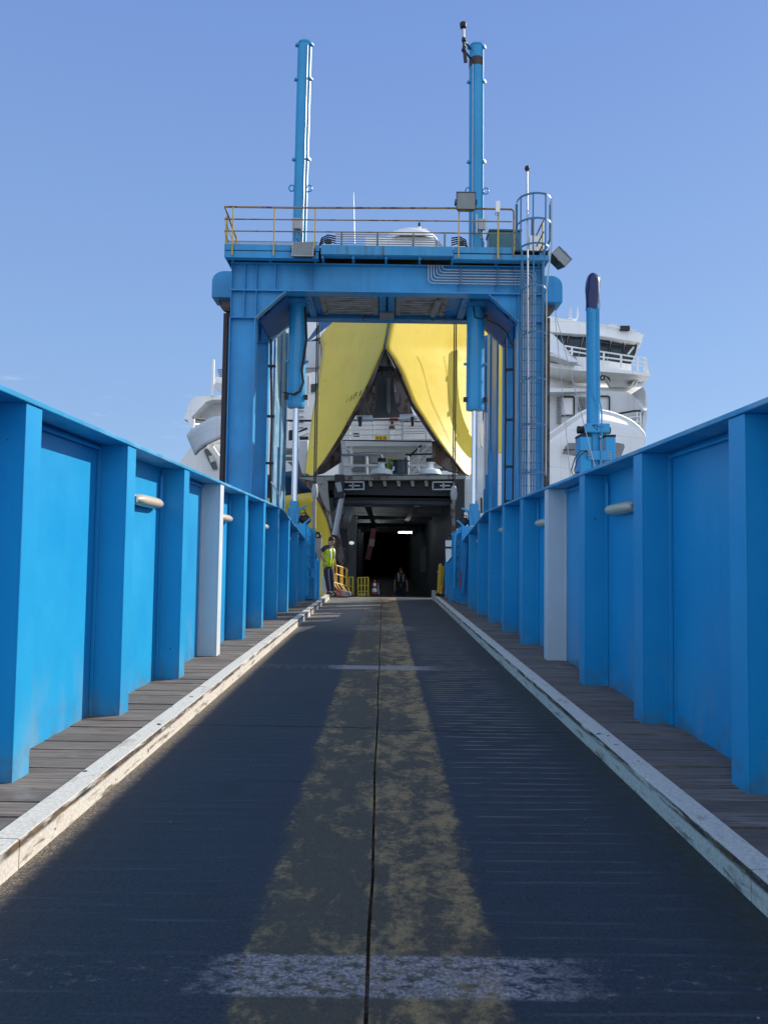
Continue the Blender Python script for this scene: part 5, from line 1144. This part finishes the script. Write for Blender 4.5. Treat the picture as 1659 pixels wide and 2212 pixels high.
b = MB(); b.tube([(-2.02+.112*math.cos(R(k*15)),21.30-.03*math.sin(R(k*15)),.37-.05*math.sin(R(k*15))) for k in range(13)], .005, 5).build('bucket_handle', M['galv'], t)
cn = P('A7',1247,1590,28.6)
t = thing('traffic_cone', 'red and white banded traffic cone standing inside the bow door', 'traffic cone', cn)
b = MB(); b.cbox(cn+Vector((0,0,.02)),.30,.30,.04).build('cone_base', M['black'], t, bevel=.01)
for z0, z1, m in ((.04,.12,'red'),(.12,.24,'white'),(.24,.33,'red'),(.33,.43,'white'),(.43,.56,'red')):
    r = lambda z: .12-.155*z
    b = MB(); b.cyl(cn+Vector((0,0,z0)),cn+Vector((0,0,z1)),r(z0),r(z1),16).build('cone_band', M[m], t, smooth=True)
b = MB(); b.poly([P('A7',x,y,28.2) for x,y in ((1295,1400),(1312,1400),(1335,1585),(1305,1588))], (0,.08,0)); o = b.build('leaning_board', M['holdlight']); tag(o, 'narrow grey board leaning beside the traffic cone', 'board')
b = MB(); b.tube([P('A7',395,1230,25),P('A7',390,1530,25)], .02, 6); b.tube([P('A7',425,1300,25),P('A7',428,1460,25),P('A7',412,1530,25)], .05, 8); b.box(P('A7',380,1530,25).x,P('A7',450,1530,25).x,24.9,25.1,P('A7',380,1545,25).z,P('A7',380,1530,25).z)
o = b.build('pale_pipe_stand', M['white'], smooth=True); tag(o, 'pale pipe stand behind the legs of the man in the vest', 'pipe stand')

# ================================================================== people
def skin(name, nodes, edges, mat, parent, root=0, sub=2):
    o0 = WL[parent.name]; me = bpy.data.meshes.new(name); me.from_pydata([Vector(n[0]) - o0 for n in nodes], edges, [])
    ob = bpy.data.objects.new(name, me); COL.objects.link(ob)
    sm = ob.modifiers.new('skin', 'SKIN'); sm.use_smooth_shade = True
    for i, n in enumerate(nodes):
        r = n[1] if isinstance(n[1], tuple) else (n[1], n[1]); me.skin_vertices[0].data[i].radius = r; me.skin_vertices[0].data[i].use_root = (i == root)
    ss = ob.modifiers.new('sub', 'SUBSURF'); ss.levels = sub; ss.render_levels = sub
    dg = bpy.context.evaluated_depsgraph_get(); m2 = bpy.data.meshes.new_from_object(ob.evaluated_get(dg)); bpy.data.objects.remove(ob)
    m2.materials.clear(); m2.materials.append(mat); o = bpy.data.objects.new(name, m2); COL.objects.link(o); o.parent = parent; WL[o.name] = o0
    m2.polygons.foreach_set('use_smooth', [True]*len(m2.polygons)); return o
def chain(lst): return [(i, i+1) for i in range(len(lst)-1)]
SK = plain('skin', (.42,.22,.15), .55); HAIR = plain('dark hair', (.02,.016,.014), .6)
NAVY = paint('navy work trousers', (.022,.026,.06), .8, orange=.15); SHIRT = paint('dark plum work shirt', (.055,.03,.065), .8, orange=.15)
def m_vest():
    t = NT('hi-vis vest'); a = t.noise(scale=9, detail=3); t.bump(a, .4, .02); return t.out(t.mix(t.ramp(a,.35,.65), (.42,.55,.02), (.66,.80,.04)), .6)
VEST = m_vest(); SILV = plain('reflective tape', (.62,.64,.62), .35, .2); SHOE = plain('dark shoe leather', (.03,.028,.03), .5)
def hand(p, d, side, base):
    # palm and five bent fingers, rooted in the palm; returns nodes and edges
    d = d.normalized(); sd = side.normalized(); nn = d.cross(sd).normalized(); nodes = [(p + d*.045, (.034,.016)), (p + d*.085, (.038,.014))]; ed = [(base-1, base), (base, base+1)]
    k = base+2
    for i, (o, L) in enumerate(((-.030,.070),(-.010,.080),(.010,.075),(.029,.058))):
        a = p + d*.085 + sd*o; nodes += [(a + d*L*.35 - nn*.004, .0095), (a + d*L*.72 - nn*.018, .009), (a + d*L*.92 - nn*.036, .008)]
        ed += [(base+1, k), (k, k+1), (k+1, k+2)]; k += 3
    a = p + d*.04 - sd*.032; nodes += [(a + d*.02 - sd*.018 - nn*.008, .011), (a + d*.05 - sd*.022 - nn*.022, .010)]; ed += [(base, k), (k, k+1)]
    return nodes, ed
def person(label, J, face, vest=None, full=True):
    t = thing('person', label, 'person', J['ground'])
    V = {k: Vector(v) for k, v in J.items()}
    f = Vector(face).normalized(); rt = Vector((f.y, -f.x, 0)).normalized()   # the person's right side
    n = []; e = []
    def add(p, r, link=None):
        n.append((p, r)); 
        if link is not None: e.append((link, len(n)-1))
        return len(n)-1
    pel = add(V['pelvis'], (.135,.10)); ab = add(V['pelvis'].lerp(V['chest'], .5), (.135,.098), pel); ch = add(V['chest'], (.155,.105), ab); ub = add(V['chest'].lerp(V['neck'], .7), (.11,.075), ch)
    nk = add(V['neck'], .055, ub); jaw = add(V['head'] + Vector((0,0,-.075)) + f*.02, (.062,.070), nk); hd = add(V['head'] + Vector((0,0,.01)), (.076,.092), jaw); tp = add(V['head'] + Vector((0,0,.085)) - f*.01, (.058,.068), hd)
    for sd, k in (('r', 1), ('l', -1)):
        s0 = add(V['sh_'+sd], .062, ub); u = add(V['sh_'+sd].lerp(V['el_'+sd], .5), .05, s0); el = add(V['el_'+sd], .042, u); fo = add(V['el_'+sd].lerp(V['wr_'+sd], .35), .041, el); wr = add(V['wr_'+sd], .027, fo)
        hn, he = hand(V['wr_'+sd], V['hd_'+sd]-V['wr_'+sd], (V['hd_'+sd]-V['wr_'+sd]).cross(f)*k, len(n)); he[0] = (wr, len(n)); n.extend(hn); e.extend(he)
        h = add(V['hip_'+sd], .095, pel); th = add(V['hip_'+sd].lerp(V['kn_'+sd], .5), .078, h); kn = add(V['kn_'+sd], .058, th); ca = add(V['kn_'+sd].lerp(V['an_'+sd], .35), .056, kn); an = add(V['an_'+sd], .038, ca); add(V['an_'+sd] + V['foot_'+sd]*.13 + Vector((0,0,-.045)), (.04,.03), an)
    body = skin('body', n, e, SK, t, pel)
    # face
    hb = V['head']
    b = MB(); b.beam(hb + f*.082 + Vector((0,0,.012)), hb + f*.104 + Vector((0,0,-.028)), .024, .022).build('nose', SK, t, bevel=.006)
    for k in (-1, 1):
        b = MB(); b.sphere(hb + f*.078 + rt*(.032*k) + Vector((0,0,.014)), .012, n=8, m=6).build('eye', M['black'], t); b = MB(); b.sphere(hb + rt*(.078*k) + Vector((0,0,0)), .016,.02,.03, 8, 6).build('ear', SK, t, smooth=True)
    b = MB(); b.beam(hb + f*.084 + rt*.022 + Vector((0,0,-.058)), hb + f*.084 - rt*.022 + Vector((0,0,-.058)), .012, .008).build('mouth', plain('lips', (.30,.12,.10), .6), t)
    # hair cap
    b = MB(); rows = []
    for i in range(8):
        a = math.pi/2*i/7; rows.append([hb - f*.012 + Vector((0,0,.035)) + (rt*math.cos(q)*.088 + f*math.sin(q)*.102)*math.cos(a)**.8 + Vector((0,0,.098*math.sin(a) - (.05 if (i == 0 and math.sin(q) < .45) else 0))) for q in [2*math.pi*k/20 for k in range(20)]])
    b.grid(rows, True).build('hair', HAIR, t, smooth=True, thick=.012)
    # clothes
    n = []; e = []
    p0 = add(V['pelvis'] + Vector((0,0,.06)), (.155,.118)); p1 = add(V['pelvis'] + Vector((0,0,-.03)), (.15,.12), p0)
    for sd in 'rl':
        h = add(V['hip_'+sd], .108, p1); th = add(V['hip_'+sd].lerp(V['kn_'+sd], .5), .098, h); kn = add(V['kn_'+sd], .082, th); ca = add(V['kn_'+sd].lerp(V['an_'+sd], .45), .078, kn); add(V['an_'+sd] + Vector((0,0,.0)), .072, ca)
    skin('trousers', n, e, NAVY, t, 0)
    n = []; e = []
    p0 = add(V['pelvis'] + Vector((0,0,.10)), (.15,.115)); ab = add(V['pelvis'].lerp(V['chest'], .55), (.15,.115), p0); ch = add(V['chest'], (.17,.122), ab); ub = add(V['chest'].lerp(V['neck'], .72), (.125,.09), ch); add(V['chest'].lerp(V['neck'], 1.0), .068, ub)
    for sd in 'rl':
        s0 = add(V['sh_'+sd], .076, ub); u = add(V['sh_'+sd].lerp(V['el_'+sd], .4), .066, s0); add(V['sh_'+sd].lerp(V['el_'+sd], .66), .066, u)
    skin('shirt', n, e, SHIRT, t, 0)
    # vest shell, open at the front
    up = (V['neck'] - V['pelvis']).normalized(); b = MB(); rows = []; prof = [(-.02,.175,.146),(.12,.172,.144),(.25,.178,.146),(.36,.192,.152),(.45,.192,.146),(.51,.172,.132),(.555,.115,.105)]
    for hh, rx, rz in prof:
        c = V['pelvis'] + up*hh; rows.append([c + rt*(rx*1.06*math.cos(q)) + f*(rz*1.04*math.sin(q)) for q in [math.pi/2 + .10 + (2*math.pi-.2)*k/26 for k in range(27)]])
    vb = MB(); vb.grid(rows); v_ = vb.build('vest', vest or VEST, t, smooth=True, thick=.012)
    for h0 in (.10, .20):
        b = MB(); rr = []
        for dh in (-.024, .024):
            c = V['pelvis'] + up*(h0+dh); rr.append([c + rt*(.166*1.12*math.cos(q)) + f*(.134*1.12*math.sin(q)) for q in [math.pi/2 + .12 + (2*math.pi-.24)*k/24 for k in range(25)]])
        b.grid(rr).build('reflective_tape', SILV, v_, smooth=True, thick=.004)
    for k in (-1, 1):
        b = MB(); b.grid([[V['pelvis'] + up*h0 + rt*(k*(xx+dx)) + f*(ff) for dx in (-.024,.024)] for h0, xx, ff in ((.22,.09,.155),(.36,.095,.160),(.45,.095,.148),(.52,.10,.115),(.575,.10,.03),(.54,.10,-.09))]).build('reflective_tape', SILV, v_, smooth=True, thick=.006)
    for sd in 'rl':
        a = V['an_'+sd]; d = V['foot_'+sd].normalized(); z0 = V['ground'].z; b = MB(); sdv = Vector((d.y,-d.x,0)); rows = []
        for u, w, hh in ((-.085,.030,.07),(-.07,.042,.10),(0,.045,.105),(.07,.046,.075),(.14,.047,.055),(.185,.030,.035),(.195,.012,.02)):
            c = Vector((a.x, a.y, z0)) + d*u; rows.append([c + sdv*(-w), c + sdv*w, c + sdv*(w*.9) + Vector((0,0,hh*.7)), c + sdv*(w*.45) + Vector((0,0,hh)), c - sdv*(w*.45) + Vector((0,0,hh)), c - sdv*(w*.9) + Vector((0,0,hh*.7))])
        b.grid(rows, True); b.f += [[0,1,2,3,4,5],[36,37,38,39,40,41]]; b.build('shoe', SHOE, t, smooth=True)
    return t
q = lambda x, y, Y: P('C5', x, y, Y)
gz_ = .125
J = dict(ground=(q(660,1890,23.8).x, 23.8, gz_), pelvis=q(632,1385,23.8), chest=q(645,1140,23.8), neck=q(668,1010,23.78), head=q(706,930,23.76),
    sh_r=q(560,1060,23.62), el_r=q(488,1165,23.55), wr_r=q(530,1255,23.52), hd_r=q(560,1295,23.56),
    sh_l=q(712,1065,23.98), el_l=q(738,1225,23.98), wr_l=q(766,1335,23.96), hd_l=q(782,1385,23.97),
    hip_r=q(592,1420,23.72), kn_r=q(620,1640,23.68), an_r=(q(655,1850,23.72).x,23.72,gz_+.09), foot_r=Vector((.75,-.66,0)),
    hip_l=q(680,1420,23.88), kn_l=q(704,1630,23.84), an_l=(q(712,1850,23.92).x,23.92,gz_+.09), foot_l=Vector((.95,-.3,0)))
person('man in yellow hi-vis vest, hand on hip, by the orange gate', J, (.78,-.60,-.10))
c = P('A5',898,885,31.6); z0 = -.945; X0 = c.x; Y0 = 31.6
hz = lambda dx, dy, z: (X0+dx, Y0+dy, z0+z)
J2 = dict(ground=hz(0,0,0), pelvis=hz(0,0,.98), chest=hz(0,0,1.32), neck=hz(0,0,1.50), head=hz(0,-.02,1.64),
    sh_r=hz(-.17,0,1.43), el_r=hz(-.25,.03,1.17), wr_r=hz(-.26,-.05,.94), hd_r=hz(-.25,-.09,.86), sh_l=hz(.17,0,1.43), el_l=hz(.25,.03,1.17), wr_l=hz(.27,-.04,.94), hd_l=hz(.27,-.08,.86),
    hip_r=hz(-.09,0,.93), kn_r=hz(-.10,-.02,.51), an_r=hz(-.11,0,.09), foot_r=Vector((-.2,-1,0)), hip_l=hz(.09,0,.93), kn_l=hz(.10,-.02,.51), an_l=hz(.11,0,.09), foot_l=Vector((.2,-1,0)))
person('dim figure in dark green standing deep in the dark car deck', J2, (0,-1,0), plain('dark green cloth', (.03,.045,.02), .8))
